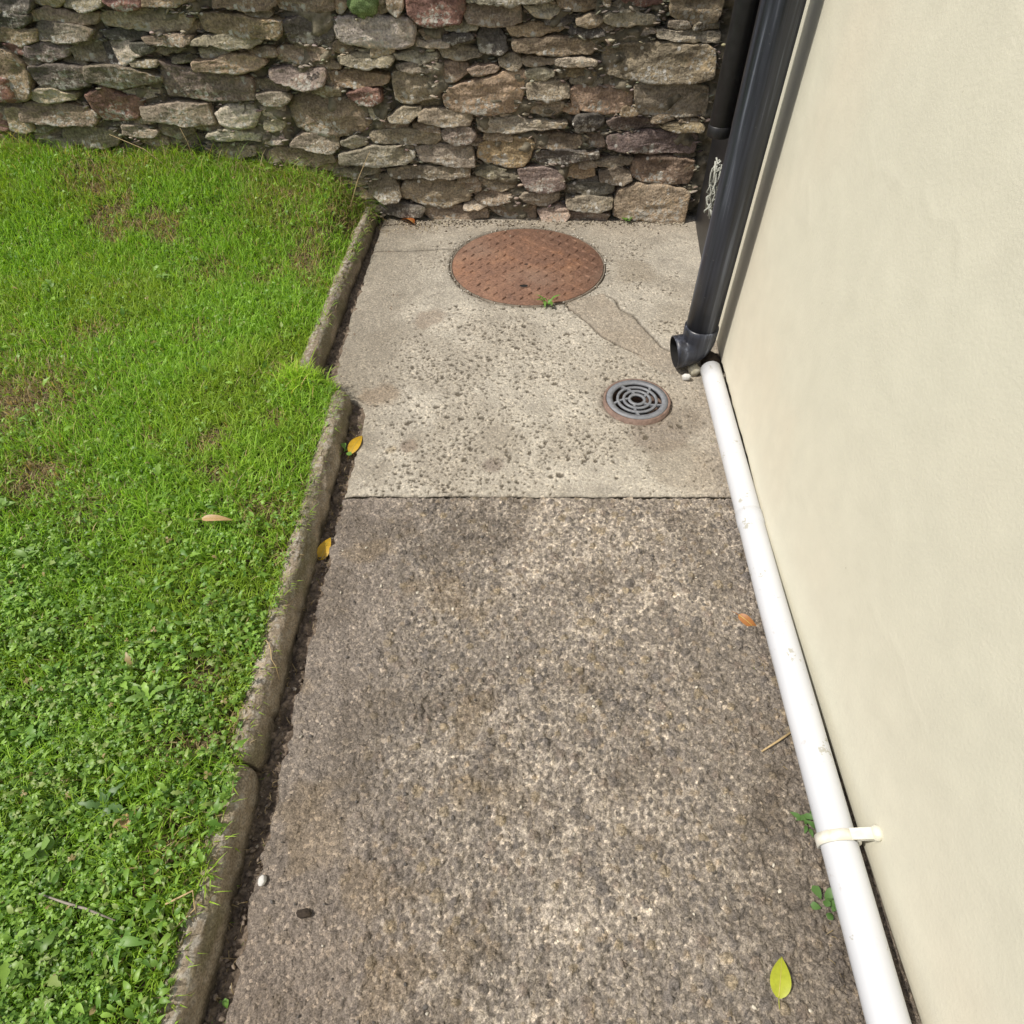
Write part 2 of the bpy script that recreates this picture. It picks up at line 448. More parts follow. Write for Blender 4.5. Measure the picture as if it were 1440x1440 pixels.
def far_slab():
    res = .0036
    ys = np.arange(1.158, 2.80, res)
    us = np.linspace(0, 1, int(1.30 / res))
    edge = np.interp(ys, [1.15, 1.48, 1.515, 1.545, 1.60, 2.0, 2.73], [-.434, -.428, -.440, -.495, -.548, -.556, -.538])
    edge = edge + .008 * (fbm2(ys * 20, ys * 0, 3) - .5) + .006 * (vn2(ys * 70, ys * 0, 5) - .5)
    xr = np.interp(ys, [1.15, 2.0, 2.02, 2.8], [.67, .70, .80, .80])
    X = edge[:, None] + (xr - edge)[:, None] * us[None, :]
    Y = np.repeat(ys[:, None], len(us), 1)
    Y[0] = 1.1535 + .006 * (fbm2(X[0] * 14, X[0] * 0, 8) - .5) * 2
    lowA = fbm2(X * 5, Y * 5, 61, 4); lowB = fbm2(X * 14, Y * 14, 62, 4); lowC = fbm2(X * 55, Y * 55, 63, 3)
    patch = inpoly(X + .02 * (lowB - .5), Y + .02 * (lowC - .5), [(.17, 2.09), (.255, 1.964), (.307, 1.867), (.371, 1.806), (.46, 1.68), (.70, 1.60), (.75, 2.0),
                          (.56, 1.75), (.491, 1.818), (.448, 1.916), (.424, 1.99), (.38, 2.044), (.33, 2.14)]).astype(float)
    right = sstep(.42, .56, X + .08 * (lowB - .5)) * sstep(1.9, 1.7, Y)
    brown = np.clip(patch + right * .8, 0, 1)
    # pock marks
    centre = np.exp(-(((X - .06) / .36) ** 2 + ((Y - 1.62) / .42) ** 2))
    pit = np.zeros_like(X); deep = np.zeros_like(X)
    for cell, thr, s, rad in ((.030, .66, 71, .18), (.017, .66, 72, .24), (.052, .74, 73, .17), (.010, .66, 74, .30)):
        wx = X + .017 * (fbm2(X * 45, Y * 45, s + 9, 3) - .5); wy = Y + .017 * (fbm2(X * 45, Y * 45, s + 5, 3) - .5)
        f1, f2, idr = worley(wx / cell, wy / (cell * .9), s)
        on = (idr + .24 * centre + 1.0 * (lowB - .5) + .7 * (lowA - .5) > thr + .20)
        r = rad * (.35 + 1.05 * (idr * 7.3 % 1))
        pp = np.clip(1 - (f1 / r) ** 2, 0, 1) * on
        pit = np.maximum(pit, pp)
    pit *= (1 - .8 * brown) * sstep(2.62, 2.45, Y) * (.35 + .65 * sstep(-.45, -.25, X))
    g1, g2, idg = worley(X / .008, Y / .008, 77)
    peb2 = np.clip(1 - (g1 / .6) ** 2, 0, 1) * (idg > .45)
    Z = -.0045 * sstep(0, .6, pit) + .005 * (lowA - .5) + .003 * (lowB - .5) + .0018 * (lowC - .5) + .0012 * peb2 * (.5 + brown)
    crA = polydist(X + .010 * (lowC - .5), Y + .010 * (lowB - .5), CRACK_A)
    crB = polydist(X + .010 * (lowC - .5), Y + .010 * (lowB - .5), CRACK_B)
    crL = polydist(X, Y + .008 * (lowC - .5), LINE_L)
    for d, w in ((crA, .0035), (crB, .0042), (crL, .0055)):
        Z -= .008 * np.exp(-(d / w) ** 2)
    # base colours
    c = np.array([.405, .375, .315]) * (.72 + .56 * lowB)[..., None] * (.86 + .28 * lowC)[..., None]
    wl = sstep(.44, .62, lowA)[..., None]
    c = c * (1 - .28 * wl) + np.array([.26, .225, .175]) * .28 * wl
    bsand = np.stack([.215 + .09 * idg, .180 + .075 * idg, .138 + .06 * idg], -1) * (.8 + .4 * lowC)[..., None]
    bm = (np.clip(brown * (.25 + .8 * lowB), 0, 1) * .85)[..., None]; c = c * (1 - bm) + bsand * bm
    lm = (sstep(-.26, -.46, X + .10 * (lowB - .5)) * .55)[..., None]
    c = c * (1 - lm) + np.array([.20, .175, .135]) * lm
    fm = (sstep(2.50, 2.70, Y + .1 * (lowB - .5)) * .45)[..., None]
    c = c * (1 - fm) + np.array([.25, .21, .16]) * fm * (.7 + .6 * lowC)[..., None]
    for sx, sy, sr, sc, sa in ((-.29, 1.335, .035, (.20, .15, .115), .6), (-.055, 1.265, .04, (.15, .115, .10), .65), (-.335, 1.325, .028, (.27, .215, .13), .6),
                               (-.40, 1.56, .08, (.23, .17, .115), .5), (-.28, 1.98, .07, (.22, .165, .12), .45), (.42, 1.40, .09, (.16, .125, .10), .5),
                               (.50, 1.45, .07, (.13, .105, .08), .5), (.47, 1.25, .12, (.21, .175, .13), .4), (-.1, 1.19, .3, (.25, .215, .165), .2), (.45, 2.3, .10, (.27, .235, .18), .5)):
        d = np.hypot(X - sx, (Y - sy)) + sr * .9 * (lowB - .5)
        a = (sa * sstep(sr, sr * .55, d))[..., None]
        c = c * (1 - a) + np.array(sc) * a
    # old dirt packed in the pits and cracks
    pm = (sstep(.10, .45, pit) * .88)[..., None]
    c = c * (1 - pm) + np.array([.080, .068, .050]) * pm
    cm = np.clip(np.exp(-(crA / .003) ** 2) + np.exp(-(crB / .004) ** 2) + np.exp(-(crL / .004) ** 2), 0, .85)[..., None]
    c = c * (1 - cm) + np.array([.07, .06, .045]) * cm
    # openings for the manhole and the drain
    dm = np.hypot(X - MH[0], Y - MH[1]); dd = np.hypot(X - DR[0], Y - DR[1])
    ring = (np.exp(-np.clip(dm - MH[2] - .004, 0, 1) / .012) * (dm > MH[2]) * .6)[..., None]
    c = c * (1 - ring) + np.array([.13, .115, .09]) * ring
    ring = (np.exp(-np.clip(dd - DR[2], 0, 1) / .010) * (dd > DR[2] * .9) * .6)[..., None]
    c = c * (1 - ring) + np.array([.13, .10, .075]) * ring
    Z -= .010 * np.exp(-np.clip(dm - MH[2] - .002 + .006 * (lowB - .5), 0, 1) / .004)
    Z = np.where(dm < MH[2] + .001, -.05, Z)
    Z -= .006 * np.exp(-np.clip(dd - DR[2], 0, 1) / .006)
    Z = np.where(dd < DR[2] - .005, -.16, Z)
    Z -= .006 * np.exp(-(X - edge[:, None]) / .008)
    Z[0] -= .003; 
    X = np.concatenate([X[:, :1] + .002, X], 1); Y = np.concatenate([Y[:, :1], Y], 1)
    Z = np.concatenate([np.full_like(Z[:, :1], -.09), Z], 1); c = np.concatenate([c[:, :1] * .7, c], 1)
    dk = c[:1] * 0 + np.array([.05, .042, .03])
    X = np.concatenate([X[:1], X[:1], X], 0); Y = np.concatenate([Y[:1] + .001, Y[:1] - .001, Y], 0)
    Z = np.concatenate([np.full_like(Z[:1], -.09), Z[:1] - .004, Z], 0); c = np.concatenate([dk, dk, c], 0)
    tag(grid_obj('concrete_path', X, Y, Z, c, M['pale_con']), 'pale pock-marked concrete slab of the path around the manhole and drain', kind='structure')
far_slab()

# ------------------------------------------------------------------ soil in the gutter between kerb and path, and under the joint
def gutter_soil():
    xs = np.arange(-.66, -.40, .005); ys = np.arange(-.4, 2.80, .005)
    X, Y = np.meshgrid(xs, ys)
    a = fbm2(X * 30, Y * 30, 91, 5); f1, f2, idr = worley(X / .013, Y / .013, 92)
    Z = -.020 + .020 * (a - .5) + .009 * np.clip(1 - (f1 / .55) ** 2, 0, 1) * (idr > .45) + .008 * sstep(1.35, 1.5, Y)
    c = np.stack([.125 + .05 * idr, .097 + .040 * idr, .072 + .030 * idr], -1) * (.7 + .6 * a)[..., None]
    tag(grid_obj('soil_strip', X, Y, Z, c, M['soil']), kind='structure')
gutter_soil()

# ------------------------------------------------------------------ lawn surface
def kerb_left(y):
    return np.interp(y, [-1, 1.50, 1.56, 1.62, 2.0, 2.45, 2.76], [-.515, -.518, -.530, -.640, -.628, -.600, -.592])

def lawn_z(x, y):
    d = np.clip(kerb_left(y) - x, 0, 5)
    bank = sstep(2.05, 2.75, y) * sstep(.0, .12, d)
    return .038 + .05 * np.minimum(d, .1) / .1 * .3 + .065 * d + bank * (.075 + .11 * np.minimum(d, .6)) + .018 * (fbm2(x * 4, y * 4, 101, 3) - .5) * np.minimum(d / .1, 1)

def dry_mask(x, y):
    """0 lush .. 1 bare or straw"""
    s = np.zeros_like(x)
    for px, py, r, a in ((-1.36, 1.42, .17, .85), (-1.42, 1.30, .12, .8), (-1.17, 1.12, .10, .7), (-1.30, 1.75, .06, .8), (-1.05, 2.12, .08, .5), (-.82, 2.58, .22, .5), (-.63, 2.55, .10, 1.0),
                         (-.98, 1.78, .05, .7), (-.66, 1.60, .06, .55), (-.60, 1.05, .06, .8), (-.60, .62, .04, .6), (-1.0, 1.02, .06, .5), (-.57, .30, .03, .6),
                         (-.72, 2.30, .10, .5), (-1.55, 2.62, .15, .6), (-.66, 2.72, .10, 1.0), (-.70, 2.12, .06, .5)):
        s = np.maximum(s, a * np.exp(-(((x - px) ** 2 + (y - py) ** 2) / r ** 2)))
    n = fbm2(x * 9, y * 9, 111, 4)
    return np.clip(s * (.45 + 1.1 * n) + .8 * sstep(.66, .76, n), 0, 1)

def lawn_ground():
    ys = np.concatenate([np.arange(-.5, 2.78, .012)])
    us = np.concatenate([np.linspace(0, .35, 150) ** 1.0, np.linspace(.355, 1, 60)])
    kl = kerb_left(ys) + .012
    X = kl[:, None] + (-5.0 - kl)[:, None] * us[None, :]
    Y = np.repeat(ys[:, None], len(us), 1)
    a = fbm2(X * 40, Y * 40, 121, 4); dm = dry_mask(X, Y)
    Z = lawn_z(X, Y) + .012 * (a - .5) - .004
    c = np.array([.060, .050, .026]) * (.6 + .8 * a)[..., None]
    far = sstep(-2.3, -2.6, X)[..., None]
    c = c * (1 - .6 * dm[..., None]) + np.array([.15, .115, .065]) * .6 * dm[..., None]
    c = c * (1 - far) + np.array([.08, .14, .03]) * far
    tag(grid_obj('lawn', X, Y, Z, c, M['soil']), kind='structure')
lawn_ground()

# ------------------------------------------------------------------ kerb stones
def kerb(y0, y1, xr, zoff, label, seed, tilt=0.0):
    """xr(y): x of the foot of the right-hand face"""
    t = empty('kerb_stone', (float(xr((y0 + y1) / 2)) - .025, (y0 + y1) / 2, 0))
    ys = np.arange(y0, y1 + .003, .005)
    prof = [(.004, -.10), (.002, -.02), (.001, .0), (-.001, .018), (-.004, .032), (-.008, .041), (-.013, .048), (-.019, .053), (-.026, .056), (-.034, .056), (-.042, .053), (-.048, .048), (-.053, .040), (-.056, .028), (-.057, .0), (-.057, -.10)]
    # refine
    P = np.array(prof); s = np.linspace(0, len(P) - 1, 46)
    px = np.interp(s, np.arange(len(P)), P[:, 0]); pz = np.interp(s, np.arange(len(P)), P[:, 1])
    Y = np.repeat(ys[:, None], len(s), 1); PX = np.repeat(px[None], len(ys), 0); PZ = np.repeat(pz[None], len(ys), 0)
    S = np.repeat((s * .012)[None], len(ys), 0)
    # rounded ends
    e = np.minimum(ys - y0, y1 - ys); k = 1 - .35 * np.exp(-e / .010)
    PX = -.028 + (PX + .028) * k[:, None]; PZ = PZ * (1 - .25 * np.exp(-e / .010))[:, None]
    n1 = fbm2(S * 30 + seed, Y * 14, 130 + seed, 4) - .5; n2 = fbm2(S * 160, Y * 160, 140 + seed, 3) - .5
    n3 = sstep(.60, .75, fbm2(S * 40, Y * 22, 150 + seed, 4))
    nx = np.cos(np.interp(s, [0, 12, 26, 45], [0, .1, 1.57, 3.0]))[None]; nz = np.sin(np.interp(s, [0, 12, 26, 45], [0, .1, 1.57, 3.0]))[None]
    D = .010 * n1 + .004 * n2 - .006 * n3
    X = np.asarray(xr(ys))[:, None] + PX + D * nx + tilt * PZ
    Z = PZ + D * nz + zoff
    top = sstep(.036, .050, PZ)
    b = np.array([.228, .188, .138]) * (.7 + .9 * (n1 + .5))[..., None] * np.ones(X.shape)[..., None]
    lic = (sstep(.50, .66, fbm2(S * 110, Y * 110, 160 + seed, 4)) * (.30 + .5 * top))[..., None]
    c = b * (1 - lic) + np.array([.40, .37, .32]) * lic
    alg = (sstep(.48, .65, fbm2(S * 20, Y * 9, 170 + seed, 3)) * .5)[..., None]
    c = c * (1 - alg) + np.array([.12, .115, .055]) * alg
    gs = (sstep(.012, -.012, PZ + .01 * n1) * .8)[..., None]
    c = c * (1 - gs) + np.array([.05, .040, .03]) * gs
    X0 = X - t.location.x; Y0 = Y - t.location.y
    v = np.stack([X0, Y0, Z], -1).reshape(-1, 3)
    nr, nc = X.shape
    F = [tuple(q) for q in grid_faces(nr, nc)[:, ::-1].tolist()]
    F.append(tuple(range(nc))); F.append(tuple((nr - 1) * nc + j for j in range(nc - 1, -1, -1)))
    me = bpy.data.meshes.new('kerb_body'); me.from_pydata(v.tolist(), [], F); me.update()
    me.polygons.foreach_set('use_smooth', [True] * (len(F) - 2) + [False] * 2)
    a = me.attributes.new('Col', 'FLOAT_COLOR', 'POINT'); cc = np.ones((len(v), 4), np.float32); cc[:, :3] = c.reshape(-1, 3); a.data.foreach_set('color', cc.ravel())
    bpy.data.objects.remove(t)
    o = mobj('kerb_stone', me, M['kerb'])
    o.location = (float(xr((y0 + y1) / 2)) - .025, (y0 + y1) / 2, 0)
    tag(o, label, 'kerb', 'concrete kerb stones edging the lawn')
kerb(-.45, .445, lambda y: -.472 + 0 * y, -.004, 'nearest concrete kerb stone, running out of the bottom of the photo', 1)
kerb(.452, 1.535, lambda y: -.474 + 0 * y, 0, 'middle concrete kerb stone beside the yellow leaves in the gutter', 2)
kerb(1.56, 2.735, lambda y: np.interp(y, [1.55, 2.0, 2.76], [-.600, -.588, -.556]), .004, 'far concrete kerb stone that ends against the stone wall', 3)

# ------------------------------------------------------------------ rubble stone wall
STONES = """
D -1712,735 -1612,735 -1627,709 -1689,693 -1735,697
O -1597,758 -1491,758 -1501,730 -1549,720 -1610,726
D -1753,691 -1688,695 -1637,695 -1647,677 -1680,665 -1770,661
G -1634,701 -1589,709 -1566,714 -1539,703 -1493,699 -1448,703 -1407,697 -1428,669 -1509,667 -1602,675 -1640,677
O -1773,657 -1698,655 -1636,657 -1651,625 -1709,614 -1793,623
G -1622,669 -1602,675 -1533,667 -1476,665 -1443,653 -1465,627 -1544,623 -1635,623 -1635,645
B -1407,697 -1371,703 -1249,707 -1130,703 -1099,697 -1094,683 -1106,663 -1130,651 -1272,653 -1389,663
P -1693,608 -1636,612 -1564,616 -1550,596 -1570,577 -1634,568 -1687,572 -1707,583
R -1773,614 -1704,606 -1702,596 -1713,581 -1741,585 -1762,600
G -1543,600 -1495,621 -1445,623 -1428,616 -1411,562 -1413,557 -1485,566 -1539,568
D -1422,625 -1411,616 -1381,562 -1406,555 -1417,570 -1426,600
D -1408,649 -1345,653 -1273,649 -1270,629 -1335,621 -1405,629
L -1402,621 -1338,612 -1308,579 -1351,572 -1375,553 -1385,575
D -1327,616 -1274,612 -1254,596 -1301,583 -1329,600
O -1814,596 -1762,587 -1736,553 -1732,514 -1752,469 -1782,449 -1903,446
D -1713,545 -1645,549 -1524,547 -1518,523 -1526,492 -1576,483 -1698,487 -1714,514
G -1513,549 -1440,553 -1369,542 -1260,518 -1269,501 -1419,487 -1519,505
G -1353,568 -1263,566 -1262,551 -1341,549
L -1752,474 -1708,478 -1598,465 -1606,444 -1728,442 -1758,449
G -1901,442 -1817,446 -1819,418 -1869,378 -1940,376
B -1814,423 -1770,437 -1631,425 -1548,407 -1560,371 -1583,361 -1687,368 -1793,371 -1825,381
R -1554,460 -1473,483 -1446,458 -1395,456 -1361,442 -1377,400 -1414,381 -1521,381 -1545,414
L -1419,471 -1351,478 -1293,467 -1301,456 -1346,446 -1401,458
G -1833,371 -1769,366 -1695,364 -1706,347 -1784,337 -1822,342
G -1815,329 -1744,337 -1706,332 -1719,317 -1811,312
B -1701,342 -1641,354 -1550,347 -1491,322 -1521,292 -1567,282 -1647,287 -1716,302
G -1950,359 -1833,356 -1822,317 -1856,304 -1986,297
G -1831,302 -1719,307 -1688,287 -1742,261 -1839,261
G -1465,356 -1400,351 -1346,337 -1365,317 -1475,327
P -1250,562 -1215,549 -1164,536 -948,510 -945,487 -950,442 -1022,439 -1175,451 -1251,456 -1257,505
G -1367,423 -1289,425 -1195,430 -1131,428 -1125,400 -1120,366 -1220,364 -1258,371 -1361,381
W -1105,395 -1055,418 -974,423 -948,395 -978,356 -1050,351 -1093,366
G -1337,359 -1273,366 -1217,351 -1223,327 -1280,312 -1340,327
L -1148,332 -1079,344 -967,322 -975,302 -1062,312 -1142,317
D -1149,312 -1064,307 -971,297 -980,287 -1070,289 -1149,297
G -1180,287 -1070,289 -996,279 -1004,251 -1084,243 -1163,256
B -1274,631 -1159,641 -1113,633 -1119,616 -1190,612 -1272,616
G -1284,589 -1167,608 -1160,591 -1227,581
G -1108,625 -1057,637 -983,637 -885,637 -873,621 -907,606 -970,602 -1041,612 -1103,612
L -1097,596 -1023,606 -995,587 -1027,579 -1095,572
O -1119,568 -1056,568 -952,581 -894,572 -879,553 -929,532 -1042,536 -1122,540
O -1064,699 -1011,701 -907,685 -790,681 -799,647 -818,629 -934,637 -1006,643 -1056,653 -1054,673
B -986,758 -790,758 -798,722 -828,709 -934,716 -994,720
O -1220,758 -1050,758 -1065,735 -1134,724 -1231,720
R -1357,758 -1234,758 -1244,718 -1318,712 -1364,728
G -1463,758 -1368,758 -1383,718 -1440,709 -1501,720
B -784,754 -633,754 -602,743 -605,709 -674,701 -757,703 -787,709
D -773,679 -726,685 -625,681 -611,665 -628,618 -694,614 -766,621 -778,653
W -600,683 -580,689 -532,687 -387,685 -358,683 -339,657 -349,616 -373,604 -473,602 -582,616 -603,633
O -584,754 -534,754 -557,720 -585,699 -592,710
B -413,754 -371,754 -371,716 -393,695 -412,712
R -347,754 -165,754 -163,716 -182,675 -292,669 -329,681 -350,712
B -825,594 -795,604 -696,604 -636,591 -631,583 -679,566 -757,557 -828,566
P -862,534 -812,540 -675,540 -669,523 -686,490 -749,485 -836,498 -866,512
G -610,575 -551,581 -426,577 -423,564 -443,549 -557,545 -611,557
O -659,521 -624,529 -535,525 -447,518 -452,501 -477,487 -569,481 -664,485
L -536,594 -486,598 -480,587 -526,583
L -415,583 -362,587 -263,583 -272,566 -328,557 -403,566
G -410,549 -354,553 -284,542 -290,529 -369,529 -406,538
U -823,418 -788,451 -742,471 -714,458 -654,442 -589,439 -562,418 -545,390 -536,366 -566,344 -623,329 -691,327 -758,334 -807,351 -821,383
R -603,462 -544,474 -487,474 -480,437 -539,428 -577,437
B -426,523 -382,525 -332,518 -295,505 -275,469 -293,446 -340,442 -389,432 -419,442 -425,476
L -535,418 -500,423 -464,418 -462,395 -480,381 -522,385
G -461,385 -396,414 -343,418 -345,400 -387,376 -450,371
G -942,496 -899,501 -804,492 -806,474 -845,462 -896,467 -943,476
G -935,458 -832,462 -816,446 -855,425 -915,428
L -937,416 -858,414 -857,390 -894,378 -926,388
L -933,364 -868,376 -867,351 -906,337 -936,344
L -951,319 -881,327 -882,302 -919,287 -956,292
G -845,297 -801,322 -732,327 -669,319 -670,287 -704,266 -785,277 -846,284
L -653,302 -598,319 -561,314 -568,289 -618,282 -647,289
G -537,329 -472,342 -379,337 -276,339 -278,307 -302,289 -411,294 -520,294 -534,312
G -345,400 -317,409 -159,400 -155,381 -167,359 -268,361 -345,371
P -265,339 -215,351 -162,347 -139,322 -161,299 -219,297 -256,314
B -954,251 -908,277 -828,269 -707,251 -699,225 -786,209 -895,222 -955,227
G -666,261 -551,277 -440,282 -381,266 -383,246 -419,225 -532,219 -665,227
G -369,279 -302,284 -165,282 -155,261 -151,214 -196,212 -280,225 -360,233
G -705,193 -620,198 -534,209 -534,187 -625,171 -704,171
G -487,201 -407,214 -309,204 -174,209 -173,174 -256,166 -341,171 -450,163 -482,177
M -574,149 -539,171 -483,171 -469,144 -451,105 -472,82 -524,82 -572,110
B -444,119 -422,152 -342,155 -189,144 -170,116 -178,82 -234,65 -279,53 -365,68 -442,88
D -541,68 -439,62 -359,47 -385,18 -518,24
B -359,47 -323,56 -235,47 -109,45 -101,9 -208,0 -333,3 -356,18
D -1048,225 -957,219 -901,198 -967,166 -1045,187
B -163,712 -138,726 -96,722 22,718 29,677 -12,669 -97,669 -141,671 -152,685
L 43,716 96,720 160,716 152,699 121,687 84,693
O -15,661 24,665 170,667 181,657 159,645 61,637 5,637
M 5,616 12,627 62,627 148,627 287,621 291,600 275,581 175,583 75,587 10,596
D -118,633 -95,657 -61,661 -30,629 -20,596 -50,587 -110,591
B -319,647 -245,653 -221,641 -242,627 -296,625
D -231,637 -172,643 -135,635 -148,623 -198,616 -232,625
G -264,598 -199,606 -100,587 -121,572 -201,566 -238,575
G -315,583 -265,581 -272,562 -308,557
G -45,562 -13,577 25,575 30,551 13,538 -35,545
B -157,538 -76,547 -46,542 -71,527 -133,521
B -275,505 -258,547 -215,555 -164,549 -153,527 -192,510 -244,496
S -248,453 -228,478 -155,494 -77,505 -38,523 13,529 46,529 46,492 31,442 5,402 -53,397 -127,400 -212,409 -242,423
G 38,564 63,575 146,566 144,553 56,549
L 156,566 201,570 297,566 293,551 203,547 162,551
G 53,532 102,536 148,532 148,516 115,507 56,512
O 173,527 216,534 293,532 289,518 205,512
B 59,494 103,501 180,496 204,485 206,453 157,444 65,451
G 58,425 105,437 189,435 185,407 146,390 66,395
S 215,469 246,483 336,478 425,476 442,460 435,416 398,400 318,400 232,418 223,442
L -128,376 -93,381 0,376 107,371 204,366 194,347 135,344 54,339 -27,332 -95,329 -124,342
D 233,371 253,392 340,390 341,361 297,342 248,344
T -126,282 -82,302 -27,304 65,307 82,287 67,246 42,212 -14,209 -98,225 -128,240
B 87,317 136,322 258,317 273,299 248,274 193,269 99,279
D 83,240 97,264 179,266 331,266 335,253 278,238 196,222 92,222
B 282,329 339,329 354,287 297,282
G -141,187 -84,201 -25,196 -43,174 -85,169 -136,174
G -143,149 -114,163 -57,158 -3,152 6,133 -43,116 -101,127
P 25,196 70,201 166,196 199,169 210,133 158,119 72,124 51,149
O 180,206 225,209 320,206 326,174 285,163 187,171
G -145,88 -115,113 -58,108 -6,102 -15,74 -73,65 -137,71
G 35,96 58,110 185,108 186,79 146,62 76,71
B -100,45 -59,59 94,62 95,3 30,-3 -53,12
L 112,33 147,47 221,45 237,24 209,-6 143,-9
D 221,130 272,144 401,144 406,119 363,96 237,108
G 224,85 290,91 407,91 405,56 353,42 235,50
P 227,30 324,36 399,30 384,0 299,-9 232,3
L 335,225 376,233 446,238 480,230 463,212 394,204 342,212
G 353,185 408,198 466,187 476,160 443,144 362,155
L 318,695 361,703 458,699 491,685 479,671 389,669 346,667 320,677
M 223,683 265,693 304,689 303,675 268,663 226,669
L 246,633 233,643 320,637 392,649 484,657 491,643 455,635 370,629 272,623
L 503,655 563,649 686,649 716,645 717,618 655,621 568,625 510,631
M 324,600 372,610 496,612 670,610 703,596 712,557 711,516 642,501 514,503 410,510 344,523 331,553
B 537,724 531,758 696,758 701,716 693,679 644,671 581,683 545,697
R 359,758 507,758 505,728 442,720 382,726
O 297,758 335,758 325,724 310,732
O 146,758 283,758 286,709 240,707 168,716
G 541,675 595,675 610,661 574,655 541,661
G 447,483 476,494 593,492 694,487 712,476 720,430 719,388 638,390 518,392 472,397 461,442
P 361,368 400,383 521,373 547,364 545,347 459,339 383,344
O 559,356 603,364 711,364 724,351 716,339 635,337 589,342
P 367,319 420,329 542,329 691,329 710,314 709,284 706,256 608,261 470,264 380,274
B 483,230 514,243 613,238 709,230 719,196 706,147 629,147 528,155 483,171 482,193
M 425,82 438,119 502,138 617,133 690,124 717,108 710,53 710,-6 626,-3 549,12 461,9 426,24
G -153,758 142,758 142,741 95,728 -48,728 -143,732
"""
PAL = {'D': (.135, .125, .110), 'G': (.275, .250, .195), 'B': (.285, .228, .172), 'O': (.345, .268, .175), 'P': (.245, .190, .172),
       'R': (.250, .145, .120), 'L': (.42, .39, .315), 'W': (.45, .42, .37), 'M': (.305, .250, .185), 'S': (.42, .315, .230), 'T': (.345, .270, .160), 'U': (.315, .250, .185)}

def chaikin(P):
    Q = []
    for i in range(len(P)):
        a = P[i]; b = P[(i + 1) % len(P)]
        Q.append(a * .94 + b * .06); Q.append(a * .06 + b * .94)
    return np.array(Q)

def resample(P, n):
    Pc = np.vstack([P, P[:1]]); d = np.hypot(*np.diff(Pc, axis=0).T); s = np.concatenate([[0], np.cumsum(d)])
    t = np.linspace(0, s[-1], n, endpoint=False)
    return np.stack([np.interp(t, s, Pc[:, 0]), np.interp(t, s, Pc[:, 1])], -1)

